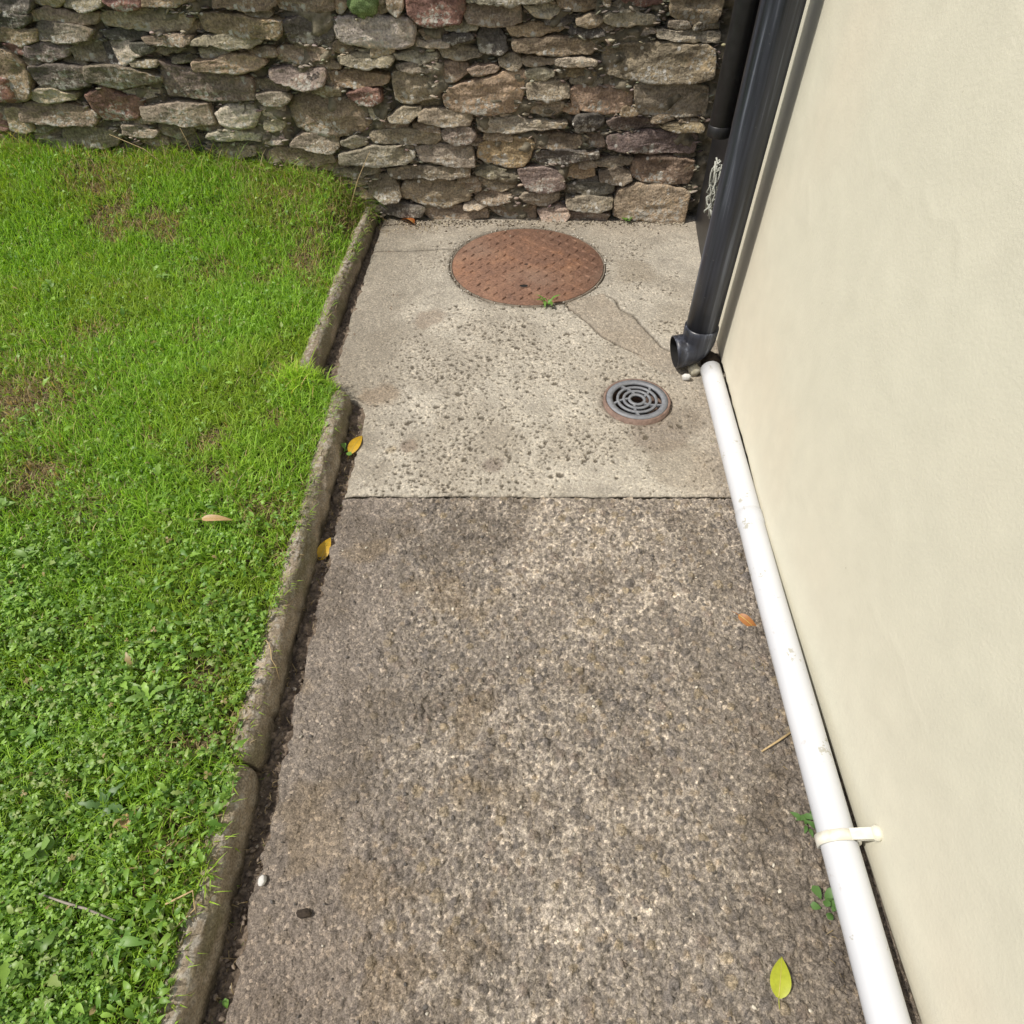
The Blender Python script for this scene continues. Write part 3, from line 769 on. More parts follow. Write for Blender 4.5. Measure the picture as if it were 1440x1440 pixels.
def make_stone(P, kind, seed, parent, yf=2.73):
    r = np.random.default_rng(seed)
    P = np.asarray(P, float)
    per = np.hypot(*np.diff(np.vstack([P, P[:1]]), axis=0).T).sum()
    n = int(np.clip(per / .008, 22, 84))
    O = resample(chaikin(chaikin(P) if kind == 'U' else P), n)
    c0 = O.mean(0)
    # area centroid
    x, z = O[:, 0], O[:, 1]; x2, z2 = np.roll(x, -1), np.roll(z, -1); cr = x * z2 - x2 * z; A = cr.sum() / 2
    if abs(A) > 1e-6: c0 = np.array([((x + x2) * cr).sum(), ((z + z2) * cr).sum()]) / (6 * A)
    size = math.sqrt(abs(A))
    O = O + .0030 * (np.stack([vn2(O[:, 0] * 70, O[:, 1] * 70, seed), vn2(O[:, 0] * 70, O[:, 1] * 70, seed + 9)], -1) - .5) * 2
    rad = np.hypot(*(O - c0).T)
    O = c0 + (O - c0) * (1 + .0090 / np.maximum(rad, .018))[:, None]; rad = np.hypot(*(O - c0).T)
    proud = r.uniform(-.014, .020) + min(size, .14) * .10 - .004
    if kind == 'W': proud += .008
    tx, tz = r.normal(0, .13), r.normal(.20, .17)
    tx *= min(1, .05 / size * 1.2); tz *= min(1, .05 / size * 1.5)
    round_ = {'U': .030, 'R': .013, 'W': .012}.get(kind, .005)
    edge_w = {'U': .05, 'W': .014}.get(kind, .003 + .004 * r.random())
    edge_w = min(edge_w, size * .35)
    rings = [(0, .060), (0, None), (.25 * edge_w, None), (.6 * edge_w, None), (edge_w, None)]
    V = []; dists = []
    thin = np.minimum(rad, 9)
    for d, dep in rings:
        sc = np.clip(1 - d / np.maximum(rad, .006), .25, 1)
        q = c0 + (O - c0) * sc[:, None]
        V.append((q, np.full(n, d), dep))
    last = np.clip(1 - edge_w / np.maximum(rad, .006), .25, 1)
    ninner = int(np.clip(size / .011, 3, 11))
    for k in range(1, ninner):
        sc = last * (1 - k / ninner)
        q = c0 + (O - c0) * sc[:, None]
        V.append((q, np.full(n, edge_w + .01 * k), None))
    V.append((c0[None], np.array([.05]), None))
    pts = []
    for q, d, dep in V:
        x, z = q[:, 0], q[:, 1]
        if dep is not None:
            y = np.full(len(x), yf + dep)
        else:
            prof = round_ * (1 - np.clip(d / edge_w, 0, 1)) ** 2.0
            if kind == 'U': prof = round_ * (1 - np.clip(1 - (np.hypot(x - c0[0], (z - c0[1]) * 1.4) / (rad.max() * 1.02)) ** 2, 0, 1))
            lum = fbm2(x * 26 + seed, z * 34, seed, 4) - .5
            st = fbm2(x * 12 + seed, z * 120 + 3, seed + 4, 3) - .5
            fac = np.abs(fbm2(x * 9 - seed, z * 13, seed + 7, 2) - .5) - .25 * np.abs(fbm2(x * 30 - seed, z * 36, seed + 17, 2) - .5)
            ter = vn2(x * 7 + seed, z * 55 + seed, seed + 5); ter = np.floor(ter * 4 + .5 * lum) / 4 - .5
            y = yf - proud + prof + tx * (x - c0[0]) + tz * (z - c0[1]) - .007 * lum - .003 * st + .026 * fac - (.004 * ter if kind not in 'UW' else 0)
        pts.append(np.stack([x, y, z], -1))
    nr = len(pts) - 1
    v = np.vstack(pts) - np.array([c0[0], yf, c0[1]])
    F = []
    for i in range(nr - 1):
        for j in range(n):
            F.append((i * n + j, i * n + (j + 1) % n, (i + 1) * n + (j + 1) % n, (i + 1) * n + j))
    last_i = len(v) - 1
    for j in range(n): F.append(((nr - 1) * n + j, (nr - 1) * n + (j + 1) % n, last_i))
    if A > 0: F = [tuple(reversed(q)) for q in F]
    F = [tuple(reversed(q)) for q in F]
    o = pyobj('stone', v.tolist(), F, M['stone'], parent)
    o.location = (c0[0], yf, c0[1])
    b = (lambda m_: np.array(PAL[kind]) * (1 - m_) + m_ * np.array([.325, .258, .178]) * {'D': .42, 'R': .75, 'P': .8, 'L': 1.4, 'W': 1.5}.get(kind, 1))(.12 if kind in 'PRD' else .34) * 1.08 * r.uniform(.80, 1.22) * (1 + r.normal(0, .025, 3))
    o.color = (*b, 1)
    return o

def pebble_mesh(seed, sx, sy, sz, n=10):
    V = []; F = []
    for i in range(n + 1):
        for j in range(n):
            u = i / n * math.pi; w = j / n * 2 * math.pi
            q = np.array([math.sin(u) * math.cos(w), math.sin(u) * math.sin(w), math.cos(u)])
            k = 1 + .8 * (float(fbm2(np.array([q[0] * 1.6 + seed]), np.array([q[1] * 1.6 + q[2] * 2.1]), seed, 3)[0]) - .5)
            V.append((q[0] * sx * k, q[1] * sy * k, q[2] * sz * k))
    for i in range(n):
        for j in range(n): F.append((i * n + j, i * n + (j + 1) % n, (i + 1) * n + (j + 1) % n, (i + 1) * n + j))
    return V, F

def stone_wall():
    w = empty('stone_wall', (-.9, 2.85, 0))
    inv = Matrix.Translation((.9, -2.85, 0))
    xs = np.arange(-2.9, .815, .010); zs = np.arange(-.12, 1.09, .010)
    X, Z = np.meshgrid(xs, zs)
    a = fbm2(X * 22, Z * 30, 201, 5); b = fbm2(X * 7, Z * 9, 202, 3)
    Y = 2.776 - .030 * (a - .5) - .034 * sstep(.44, .60, b) - .012 * sstep(.5, .7, a)
    me = raw_mesh('mortar', np.stack([X + .9, Y - 2.85, Z], -1).reshape(-1, 3), grid_faces(*X.shape))
    mobj('mortar', me, M['mortar'], w)
    pyobj('core', [(-2.0, -.06, -.12), (1.71, -.06, -.12), (1.71, .22, -.12), (-2.0, .22, -.12), (-2.0, -.06, 1.08), (1.71, -.06, 1.08), (1.71, .22, 1.08), (-2.0, .22, 1.08)],
          [(0, 1, 2, 3)[::-1], (4, 5, 6, 7), (0, 1, 5, 4), (1, 2, 6, 5), (2, 3, 7, 6), (3, 0, 4, 7)], M['mortar'], w, False)
    k = 0
    gx = np.arange(-2.02, .76, .004); gz = np.arange(-.02, .80, .004); GX, GZ = np.meshgrid(gx, gz); occ = np.zeros(GX.shape, bool)
    for line in STONES.strip().splitlines():
        t, *ps = line.split()
        P = [tuple(float(q) / 1000 for q in p.split(',')) for p in ps]
        occ |= inpoly(GX, GZ, P)
        o = make_stone(P, t, 300 + k, w); o.matrix_parent_inverse = inv; k += 1
    # small wedging stones packed into the gaps between the big ones
    rf = np.random.default_rng(17); left = 66
    for (w_, h_) in ((.105, .026), (.080, .030), (.075, .020), (.055, .026), (.050, .018), (.036, .024), (.034, .016)):
        for _ in range(1400):
            if left <= 0: break
            ww = w_ * rf.uniform(.9, 1.15); hh = h_ * rf.uniform(.9, 1.15)
            cx = rf.uniform(-1.80, .70); cz = rf.uniform(.02, .74)
            if cz < float(lawn_z(np.array([cx]), np.array([2.72]))[0]) and cx < -.5: continue
            m_ = (np.abs(GX - cx) < ww / 2) & (np.abs(GZ - cz) < hh / 2)
            if not m_.any() or occ[m_].mean() > .07: continue
            a_ = rf.normal(0, .05); ca, sa = math.cos(a_), math.sin(a_)
            q = [(-.5, -.4 + rf.uniform(-.1, .1)), (.0, -.5), (.5, -.4 + rf.uniform(-.1, .2)), (.5 - rf.uniform(0, .12), .4), (.1, .5), (-.5 + rf.uniform(0, .12), .42)]
            q = [(cx + x * ww * ca - z * hh * sa, cz + x * ww * sa + z * hh * ca) for x, z in q]
            o = make_stone(q, 'GBGLDMOB'[rf.integers(8)], 900 + left, w, 2.738); o.matrix_parent_inverse = inv; left -= 1
            occ |= inpoly(GX, GZ, q)
    # the courses that go on above and to the left of what the photograph shows
    r = random.Random(5)
    def course(x0, x1, z0, h):
        nonlocal k
        x = x0
        while x < x1 - .06:
            L = min(r.uniform(.11, .30), x1 - x)
            if x1 - x - L < .08: L = x1 - x
            q = [(x + .006, z0 + .006 + r.uniform(0, .012)), (x + L * .5, z0 + .004 + r.uniform(0, .010)), (x + L - .008, z0 + .006 + r.uniform(0, .012)), (x + L - .006 - r.uniform(0, .02), z0 + h - .006 - r.uniform(0, .014)),
                 (x + L * .5, z0 + h - .004 - r.uniform(0, .01)), (x + .006 + r.uniform(0, .02), z0 + h - .006 - r.uniform(0, .014))]
            o = make_stone(q, r.choice('GGBBMDOPLR'), 600 + k, w); o.matrix_parent_inverse = inv; k += 1; x += L
    for z0 in (.775, .875, .97): course(-2.85, .72, z0, .095)
    for z0 in (.24, .33, .43, .53, .63): course(-2.85, -1.80, z0, .093)
    # small chips wedged into the joints, too many and too small to pick apart
    V0, F0 = pebble_mesh(4, 1, .8, .55, 6); V0 = np.array(V0); n = 6500
    x = rng.uniform(-2.0, .74, n); z = rng.uniform(-.01, .76, n)
    a = fbm2(x * 22, z * 30, 201, 5); b = fbm2(x * 7, z * 9, 202, 3); y = 2.770 - .030 * (a - .5) - .034 * sstep(.44, .60, b) - .012 * sstep(.5, .7, a) - rng.uniform(0, .012, n)
    keep = ~occ[np.clip(((z + .02) / .004).round().astype(int), 0, occ.shape[0] - 1), np.clip(((x + 2.02) / .004).round().astype(int), 0, occ.shape[1] - 1)]
    x, z, y = x[keep], z[keep], y[keep]; n = len(x)
    sz = rng.uniform(.003, .009, n); sv = np.stack([sz * rng.uniform(1, 2.0, n), sz, sz * rng.uniform(.6, 1.2, n)], -1)
    q = V0[None] * sv[:, None, :]; an = rng.normal(0, .3, n)
    X = q[..., 0] * np.cos(an)[:, None] - q[..., 2] * np.sin(an)[:, None] + x[:, None] + .9; Z = q[..., 0] * np.sin(an)[:, None] + q[..., 2] * np.cos(an)[:, None] + z[:, None]
    V = np.stack([X, q[..., 1] + y[:, None] - 2.85, Z], -1).reshape(-1, 3)
    F = (np.arange(n)[:, None, None] * len(V0) + np.array(F0)[None]).reshape(-1, 4)
    c = np.array([.27, .235, .185]) * rng.uniform(.4, 1.5, (n, 1)) * (1 + rng.normal(0, .06, (n, 3)))
    o = mobj('rubble_fill', raw_mesh('rubble_fill', V, F, np.repeat(c[:, None, :], len(V0), 1).reshape(-1, 3)), M['grit'], w); o['kind'] = 'stuff'
    tag(w, 'old rubble stone wall of mixed brown, grey and reddish stones with lichen', 'wall')
stone_wall()

# ------------------------------------------------------------------ house wall on the right
def wall_x(y):
    return np.interp(y, [-3, .5, 1.0, 1.75, 2.8], [.616, .612, .610, .646, .704])

def render_mat():
    m, n, l, p = mat_new('cream_render')
    tc = N(n, 'ShaderNodeTexCoord').outputs['Object']
    big = noise_node(n, l, 2.2, 3, .5, tc); fine = noise_node(n, l, 160, 4, .6, tc); mid = noise_node(n, l, 16, 5, .6, tc)
    r = ramp(n, l, big.outputs['Fac'], [(.3, (.640, .622, .508)), (.5, (.652, .628, .512)), (.7, (.668, .622, .500))])
    r2 = ramp(n, l, mid.outputs['Fac'], [(.35, g3(.965)), (.7, g3(1.02))])
    c = mix(n, l, r.outputs[0], r2.outputs[0], 1, 'MULTIPLY')
    vo = N(n, 'ShaderNodeTexVoronoi'); vo.inputs['Scale'].default_value = 13; l.new(tc, vo.inputs['Vector'])
    rv = ramp(n, l, vo.outputs['Distance'], [(.018, g3(.5)), (.034, g3(0))])
    c = mix(n, l, c, (.36, .32, .25), rv.outputs[0])
    l.new(c, p.inputs['Base Color']); p.inputs['Roughness'].default_value = .75; p.inputs['Specular IOR Level'].default_value = .3
    zone = noise_node(n, l, 3.1, 3, .6, tc)
    rz = ramp(n, l, zone.outputs['Fac'], [(.48, g3(.12)), (.66, g3(.8))])
    mm = N(n, 'ShaderNodeMath', operation='MULTIPLY'); l.new(mid.outputs['Fac'], mm.inputs[0]); l.new(rz.outputs[0], mm.inputs[1])
    nb = bump(n, l, fine.outputs['Fac'], .35, .0016); nb = bump(n, l, mm.outputs[0], .35, .004, nb)
    l.new(nb, p.inputs['Normal'])
    return m
M['render'] = render_mat()
M['plinth'] = plain_mat('dark_plinth', (.025, .022, .018), (.09, .075, .058), 60, .95, .006)

def house():
    h = empty('house', (1.6, -.4, 0))
    def put(o): o.location = (-1.6, .4, 0); return o
    ys = np.concatenate([np.arange(-2.4, -.1, .03), np.arange(-.1, 2.03, .008)]); zs = np.concatenate([[0], np.linspace(0, .06, 6)[1:], np.arange(.068, 1.25, .008), np.arange(1.26, 2.62, .03)])
    Y, Z = np.meshgrid(ys, zs)
    X = wall_x(Y) + .003 * (fbm2(Y * 2.5, Z * 2.5, 301, 3) - .5) + .0014 * (fbm2(Y * 14, Z * 14, 302, 4) - .5)
    # trowel ridges and hairline swellings in the render
    for (pts, hgt, w) in (([(1.25, .825), (1.18, .80), (1.12, .805), (1.05, .82)], .0006, .005), ([(.995, .835), (.95, .82), (.91, .835), (.87, .825), (.85, .795)], .0007, .005), ([(1.45, .66), (1.40, .64), (1.37, .60)], .0007, .006), ([(.62, .30), (.50, .33), (.40, .30)], .0005, .006)):
        X -= hgt * np.exp(-(polydist(Y + .03 * (fbm2(Y * 20, Z * 20, 305, 2) - .5), Z + .03 * (fbm2(Y * 20, Z * 20, 306, 2) - .5), pts) / w) ** 2)
    lower = .032 + .020 * fbm2(ys * 9, ys * 0, 303, 3) + .010 * vn2(ys * 40, ys * 0, 304)
    lower = lower * np.interp(ys, [.75, 1.2], [0, .85])
    Z[:6] = Z[:6] + lower[None] * (1 - np.arange(6) / 5.)[:, None]
    X[0] += .004
    X = np.vstack([X[:1] + .03, X]); Y = np.vstack([Y[:1], Y]); Z = np.vstack([Z[:1], Z])
    X = np.hstack([X, X[:, -1:] + .008, X[:, -1:] + .5]); Y = np.hstack([Y, Y[:, -1:] + .006, Y[:, -1:] + .006]); Z = np.hstack([Z, Z[:, -1:], Z[:, -1:]])
    put(grid_obj('rendered_wall', X, Y, Z, None, M['render'], h))
    ys = np.arange(-2.4, 2.02, .02); zs = np.linspace(-.10, .12, 10)
    Y, Z = np.meshgrid(ys, zs); X = wall_x(Y) + .034 + .008 * (fbm2(Y * 20, Z * 20, 309, 4) - .5)
    put(grid_obj('plinth', X, Y, Z, None, M['plinth'], h))
    put(pyobj('wall_core', [(.70, -2.4, -.1), (3.0, -2.4, -.1), (3.0, 2.0, -.1), (.70, 2.0, -.1), (.70, -2.4, 2.61), (3.0, -2.4, 2.61), (3.0, 2.0, 2.61), (.70, 2.0, 2.61)],
              [(3, 2, 1, 0), (4, 5, 6, 7), (0, 1, 5, 4), (1, 2, 6, 5), (2, 3, 7, 6), (3, 0, 4, 7)], M['plinth'], h, False))
    tag(h, 'cream painted rendered house wall on the right', 'house')
house()

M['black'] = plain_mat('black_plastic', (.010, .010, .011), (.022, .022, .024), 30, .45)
def black_panel():  # panel added in place of the dark void; its black colour is the shade
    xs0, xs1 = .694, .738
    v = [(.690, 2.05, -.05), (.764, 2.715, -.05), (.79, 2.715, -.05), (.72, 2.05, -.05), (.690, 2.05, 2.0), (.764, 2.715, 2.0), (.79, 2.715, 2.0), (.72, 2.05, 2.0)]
    o = pyobj('gap_shade_panel', v, [(3, 2, 1, 0), (4, 5, 6, 7), (0, 1, 5, 4), (1, 2, 6, 5), (2, 3, 7, 6), (3, 0, 4, 7)], M['black'], None, False)
    tag(o, 'added black panel standing in for the dark gap between the stone wall end and the black downpipe', 'panel')
black_panel()

# ------------------------------------------------------------------ downpipes
def downpipe_mat():
    m, n, l, p = mat_new('weathered_black_plastic')
    tc = N(n, 'ShaderNodeTexCoord').outputs['Object']
    sc = N(n, 'ShaderNodeVectorMath', operation='MULTIPLY'); sc.inputs[1].default_value = (60, 60, 2.2); l.new(tc, sc.inputs[0])
    st = noise_node(n, l, 1.0, 5, .6, sc.outputs[0]); sp = noise_node(n, l, 90, 4, .7, tc)
    r = ramp(n, l, st.outputs['Fac'], [(.36, (.014, .015, .020)), (.56, (.036, .040, .053)), (.72, (.14, .155, .19))])
    r2 = ramp(n, l, sp.outputs['Fac'], [(.66, g3(0)), (.76, g3(.6))])
    c = mix(n, l, r.outputs[0], (.20, .20, .20), r2.outputs[0])
    l.new(c, p.inputs['Base Color'])
    r3 = ramp(n, l, st.outputs['Fac'], [(.4, g3(.30)), (.7, g3(.58))]); l.new(r3.outputs[0], p.inputs['Roughness'])
    l.new(bump(n, l, sp.outputs['Fac'], .15, .001), p.inputs['Normal'])
    return m
M['downpipe'] = downpipe_mat()
M['dark'] = plain_mat('dark_inside', (.006, .006, .006), (.014, .013, .012), 40, .9)

DPX, DPY, DPR = .567, 1.705, .046
def downpipe():
    t = empty('downpipe', (DPX, DPY, 0))
    L = lambda pts: [(p[0] - DPX, p[1] - DPY, p[2]) for p in pts]
    zs = np.linspace(.130, 2.5, 12)
    V, F = sweep(L([(DPX, DPY, z) for z in zs]), [DPR] * 12, 40)
    pyobj('pipe', V, F, M['downpipe'], t)
    # shoe: socket, bend and spout
    sr = .0505
    path = [(DPX, DPY, .150), (DPX, DPY, .148), (DPX, DPY, .130), (DPX, DPY, .112)]
    rad = [DPR, sr, sr, sr * .985]
    d = Vector((-.985, -.10, 0)).normalized()
    B = Vector((DPX, DPY, .112)); Rb = .047; ang = R(82)
    for k in range(1, 9):
        a = ang * k / 8
        path.append(tuple(B + d * Rb * (1 - math.cos(a)) + Vector((0, 0, -Rb * math.sin(a))))); rad.append(sr * .985)
    e = Vector(path[-1]); td = (d * math.sin(ang) + Vector((0, 0, -math.cos(ang)))).normalized()
    for s in (.006, .018, .028):
        path.append(tuple(e + td * s)); rad.append(sr * .985)
    tip = e + td * .028
    path += [tuple(tip + td * .0005), tuple(tip - td * .02), tuple(tip - td * .06)]; rad += [sr - .004, sr - .005, sr - .006]
    # the tube turns back on itself at the lip: build in two sweeps to keep frames stable
    n_out = len(path) - 3
    V, F = sweep(L(path[:n_out]), rad[:n_out], 40, False)
    Vi, Fi = sweep(L([tuple(tip + td * .0005), tuple(tip - td * .02), tuple(tip - td * .06)][::-1]), [sr - .006, sr - .005, sr - .004], 40, False)
    o = len(V); V = list(V) + list(Vi)
    # lip between the outer end and inner end: nearest matching start index
    outer = [V[(n_out - 1) * 40 + k] for k in range(40)]; inner = [V[o + 2 * 40 + k] for k in range(40)]
    s0 = min(range(40), key=lambda s: (outer[0] - inner[s]).length)
    sg = 1 if (outer[1] - inner[(s0 + 1) % 40]).length < (outer[1] - inner[(s0 - 1) % 40]).length else -1
    for k in range(40):
        F.append(((n_out - 1) * 40 + k, (n_out - 1) * 40 + (k + 1) % 40, o + 80 + (s0 + sg * (k + 1)) % 40, o + 80 + (s0 + sg * k) % 40))
    sh = pyobj('shoe', V, F, M['downpipe'], t)
    pyobj('bore', Vi, [tuple(reversed(q)) for q in Fi] + [tuple(range(40))], M['dark'], sh)  # shade inside the spout put into a near-black colour
    tag(t, 'wide black downpipe with an angled shoe at the house wall', 'downpipe')
downpipe()

def second_pipe():
    x, y, r = .634, 2.20, .033
    t = empty('pipe', (x, y, .5))
    V, F = sweep([(0, 0, z) for z in (0, .004, .5, 1.9)], [r * .9, r, r, r], 28)
    pyobj('pipe_body', V, F, M['black'], t)
    V, F = sweep([(0, 0, z) for z in (.0, .002, .03, .032)], [r, r + .002, r + .002, r], 28, False)
    pyobj('collar', V, F, M['black'], t)
    tag(t, 'narrow black pipe half hidden behind the wide downpipe', 'pipe')
second_pipe()

# tangle of white string low behind the downpipe
M['string'] = plain_mat('white_string', (.34, .35, .30), (.52, .53, .48), 80, .8)
def string_tangle():
    r = random.Random(3)
    V = []; F = []
    for k in range(13):
        y = r.uniform(2.24, 2.32); x0 = .700 + (y - 2.2) * .06 - .02
        pts = [(x0 + r.uniform(-.02, .012) - .25 * 0, y + r.uniform(-.02, .02), .23 + .16 * s / 7 + r.uniform(-.012, .012)) for s in range(8)]
        v, f = sweep(pts, [.0028] * 8, 5)
        o = len(V); V += v; F += [tuple(i + o for i in q) for q in f]
    o = pyobj('string_tangle', V, F, M['string'])
    tag(o, 'tangle of white string in the corner behind the black downpipe', 'string')
string_tangle()

# ------------------------------------------------------------------ white pipe along the foot of the wall
def white_mat():
    m, n, l, p = mat_new('white_gloss_paint')
    tc = N(n, 'ShaderNodeTexCoord').outputs['Object']
    a = noise_node(n, l, 24, 5, .7, tc); b = noise_node(n, l, 5, 3, .5, tc); s = noise_node(n, l, 70, 4, .7, tc)
    base = ramp(n, l, b.outputs['Fac'], [(.3, (.53, .55, .58)), (.7, (.59, .605, .625))])
    fl = ramp(n, l, a.outputs['Fac'], [(.640, g3(0)), (.650, g3(.85))])
    c = mix(n, l, base.outputs[0], (.38, .37, .31), fl.outputs[0])
    ds = ramp(n, l, s.outputs['Fac'], [(.64, g3(0)), (.76, g3(.5))])
    c = mix(n, l, c, (.34, .31, .26), ds.outputs[0])
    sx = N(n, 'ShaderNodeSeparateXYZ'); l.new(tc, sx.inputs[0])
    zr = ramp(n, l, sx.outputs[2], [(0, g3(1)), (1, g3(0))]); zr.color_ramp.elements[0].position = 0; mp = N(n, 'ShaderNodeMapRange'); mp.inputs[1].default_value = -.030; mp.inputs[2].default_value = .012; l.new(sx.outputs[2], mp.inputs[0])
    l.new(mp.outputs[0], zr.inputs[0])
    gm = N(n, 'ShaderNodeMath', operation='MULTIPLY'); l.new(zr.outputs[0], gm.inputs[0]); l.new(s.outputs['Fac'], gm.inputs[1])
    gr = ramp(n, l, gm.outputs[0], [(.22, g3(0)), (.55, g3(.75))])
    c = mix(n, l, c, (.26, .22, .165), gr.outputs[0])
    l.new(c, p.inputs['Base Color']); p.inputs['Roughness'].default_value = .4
    l.new(bump(n, l, fl.outputs[0], -.3, .0006), p.inputs['Normal'])
    return m
M['white'] = white_mat()
M['clip'] = plain_mat('cream_clip_paint', (.62, .60, .48), (.76, .74, .66), 60, .5, .001)
WPR = .0305
WP = lambda y: (float(np.interp(y, [-1, .069, .834, 1.627, 1.66], [.540, .552, .574, .606, .607])), y, .0345)
def white_pipe():
    t = empty('waste_pipe', WP(.6))
    c = Vector(WP(.6))
    L = lambda y: tuple(Vector(WP(y)) - c)
    V, F = sweep([L(y) for y in np.linspace(-.9, 1.648, 40)], [WPR] * 40, 36)
    pyobj('pipe_body', V, F, M['white'], t)
    V, F = sweep([L(y) for y in (1.020, 1.022, 1.060, 1.062)], [WPR, WPR + .0016, WPR + .0016, WPR], 36, False)
    pyobj('joint_ring', V, F, M['white'], t)
    # clip round the pipe with a lug fixed to the wall
    yc = .318; x, _, z = WP(yc); w = .009; ro, ri = WPR + .0055, WPR + .0012
    V = []; F = []
    angs = np.linspace(R(-60), R(215), 26)
    for a in angs:
        for rr in (ri, ro):
            for dy in (-w, w):
                V.append((x + rr * math.cos(a + R(10)) - c.x, yc + dy - c.y, z + rr * math.sin(a + R(10)) - c.z))
    nA = len(angs)
    for i in range(nA - 1):
        a, b = i * 4, (i + 1) * 4
        F += [(a + 2, a + 3, b + 3, b + 2), (a, b, b + 1, a + 1), (a, a + 2, b + 2, b), (a + 1, b + 1, b + 3, a + 3)]
    F += [(0, 1, 3, 2), ((nA - 1) * 4, (nA - 1) * 4 + 2, (nA - 1) * 4 + 3, (nA - 1) * 4 + 1)]
    cl = pyobj('pipe_clip', V, F, M['clip'], t)
    xw = float(wall_x(np.array(yc)))
    bx = [(x + .018, z + .026), (xw - .004, z + .031), (xw + .004, z + .031), (xw + .004, z + .042), (xw - .006, z + .042), (x + .008, z + .037)]
    V = [(px - c.x, yc - w - c.y, pz - c.z) for px, pz in bx] + [(px - c.x, yc + w - c.y, pz - c.z) for px, pz in bx]
    n = 6; F = [tuple(range(n)), tuple(range(2 * n - 1, n - 1, -1))] + [(i, (i + 1) % n, n + (i + 1) % n, n + i)[::-1] for i in range(n)]
    lug = pyobj('lug', V, F, M['clip'], cl, False)
    V, F = sweep([(xw + .002 - c.x, yc - c.y, z + .040 - c.z), (xw - .006 - c.x, yc - c.y, z + .040 - c.z), (xw - .010 - c.x, yc - c.y, z + .040 - c.z), (xw - .011 - c.x, yc - c.y, z + .040 - c.z)], [.013, .013, .010, .005], 16)
    pyobj('screw', V, F, M['clip'], cl)
    tag(t, 'long white waste pipe lying along the foot of the cream wall, fixed with a clip', 'pipe')
white_pipe()

# ------------------------------------------------------------------ manhole cover
def rust_mat():
    m, n, l, p = mat_new('rusty_iron')
    tc = N(n, 'ShaderNodeTexCoord').outputs['Object']
    a = noise_node(n, l, 9, 6, .65, tc); b = noise_node(n, l, 110, 5, .7, tc); d = noise_node(n, l, 4.5, 4, .6, tc)
    r1 = ramp(n, l, a.outputs['Fac'], [(.30, (.145, .086, .062)), (.52, (.205, .116, .077)), (.70, (.285, .145, .080))])
    r2 = ramp(n, l, b.outputs['Fac'], [(.30, g3(.55)), (.5, g3(1)), (.70, g3(1.4))])
    c = mix(n, l, r1.outputs[0], r2.outputs[0], 1, 'MULTIPLY')
    r3 = ramp(n, l, d.outputs['Fac'], [(.52, g3(0)), (.70, g3(.5))])
    c = mix(n, l, c, (.20, .165, .135), r3.outputs[0])
    l.new(c, p.inputs['Base Color']); p.inputs['Roughness'].default_value = .82; p.inputs['Specular IOR Level'].default_value = .25
    l.new(bump(n, l, b.outputs['Fac'], .7, .003), p.inputs['Normal'])
    return m
M['rust'] = rust_mat()
M['iron_dark'] = plain_mat('dirty_iron_rim', (.10, .08, .06), (.24, .205, .16), 60, .85, .002)
def disc(rad, z0, z1, n=72, bev=.002):
    V = []; F = []
    for r_, z in ((rad, z0), (rad, z1 - bev), (rad - bev, z1)):
        V += [(r_ * math.cos(2 * math.pi * k / n), r_ * math.sin(2 * math.pi * k / n), z) for k in range(n)]
    for i in range(2):
        F += [(i * n + k, i * n + (k + 1) % n, (i + 1) * n + (k + 1) % n, (i + 1) * n + k) for k in range(n)]
    F.append(tuple(2 * n + k for k in range(n)))
    return V, F

def ringmesh(r0, r1, z0, z1, n=72, jit=0.0, sx=0.0):
    V = []; F = []
    for r_, z in ((r0, z0), (r0, z1), (r1, z1), (r1, z0)):
        V += [(r_ * math.cos(2 * math.pi * k / n), r_ * math.sin(2 * math.pi * k / n), z) for k in range(n)]
    for i in range(4):
        j = (i + 1) % 4
        F += [(i * n + k, j * n + k, j * n + (k + 1) % n, i * n + (k + 1) % n) for k in range(n)]
    return V, F

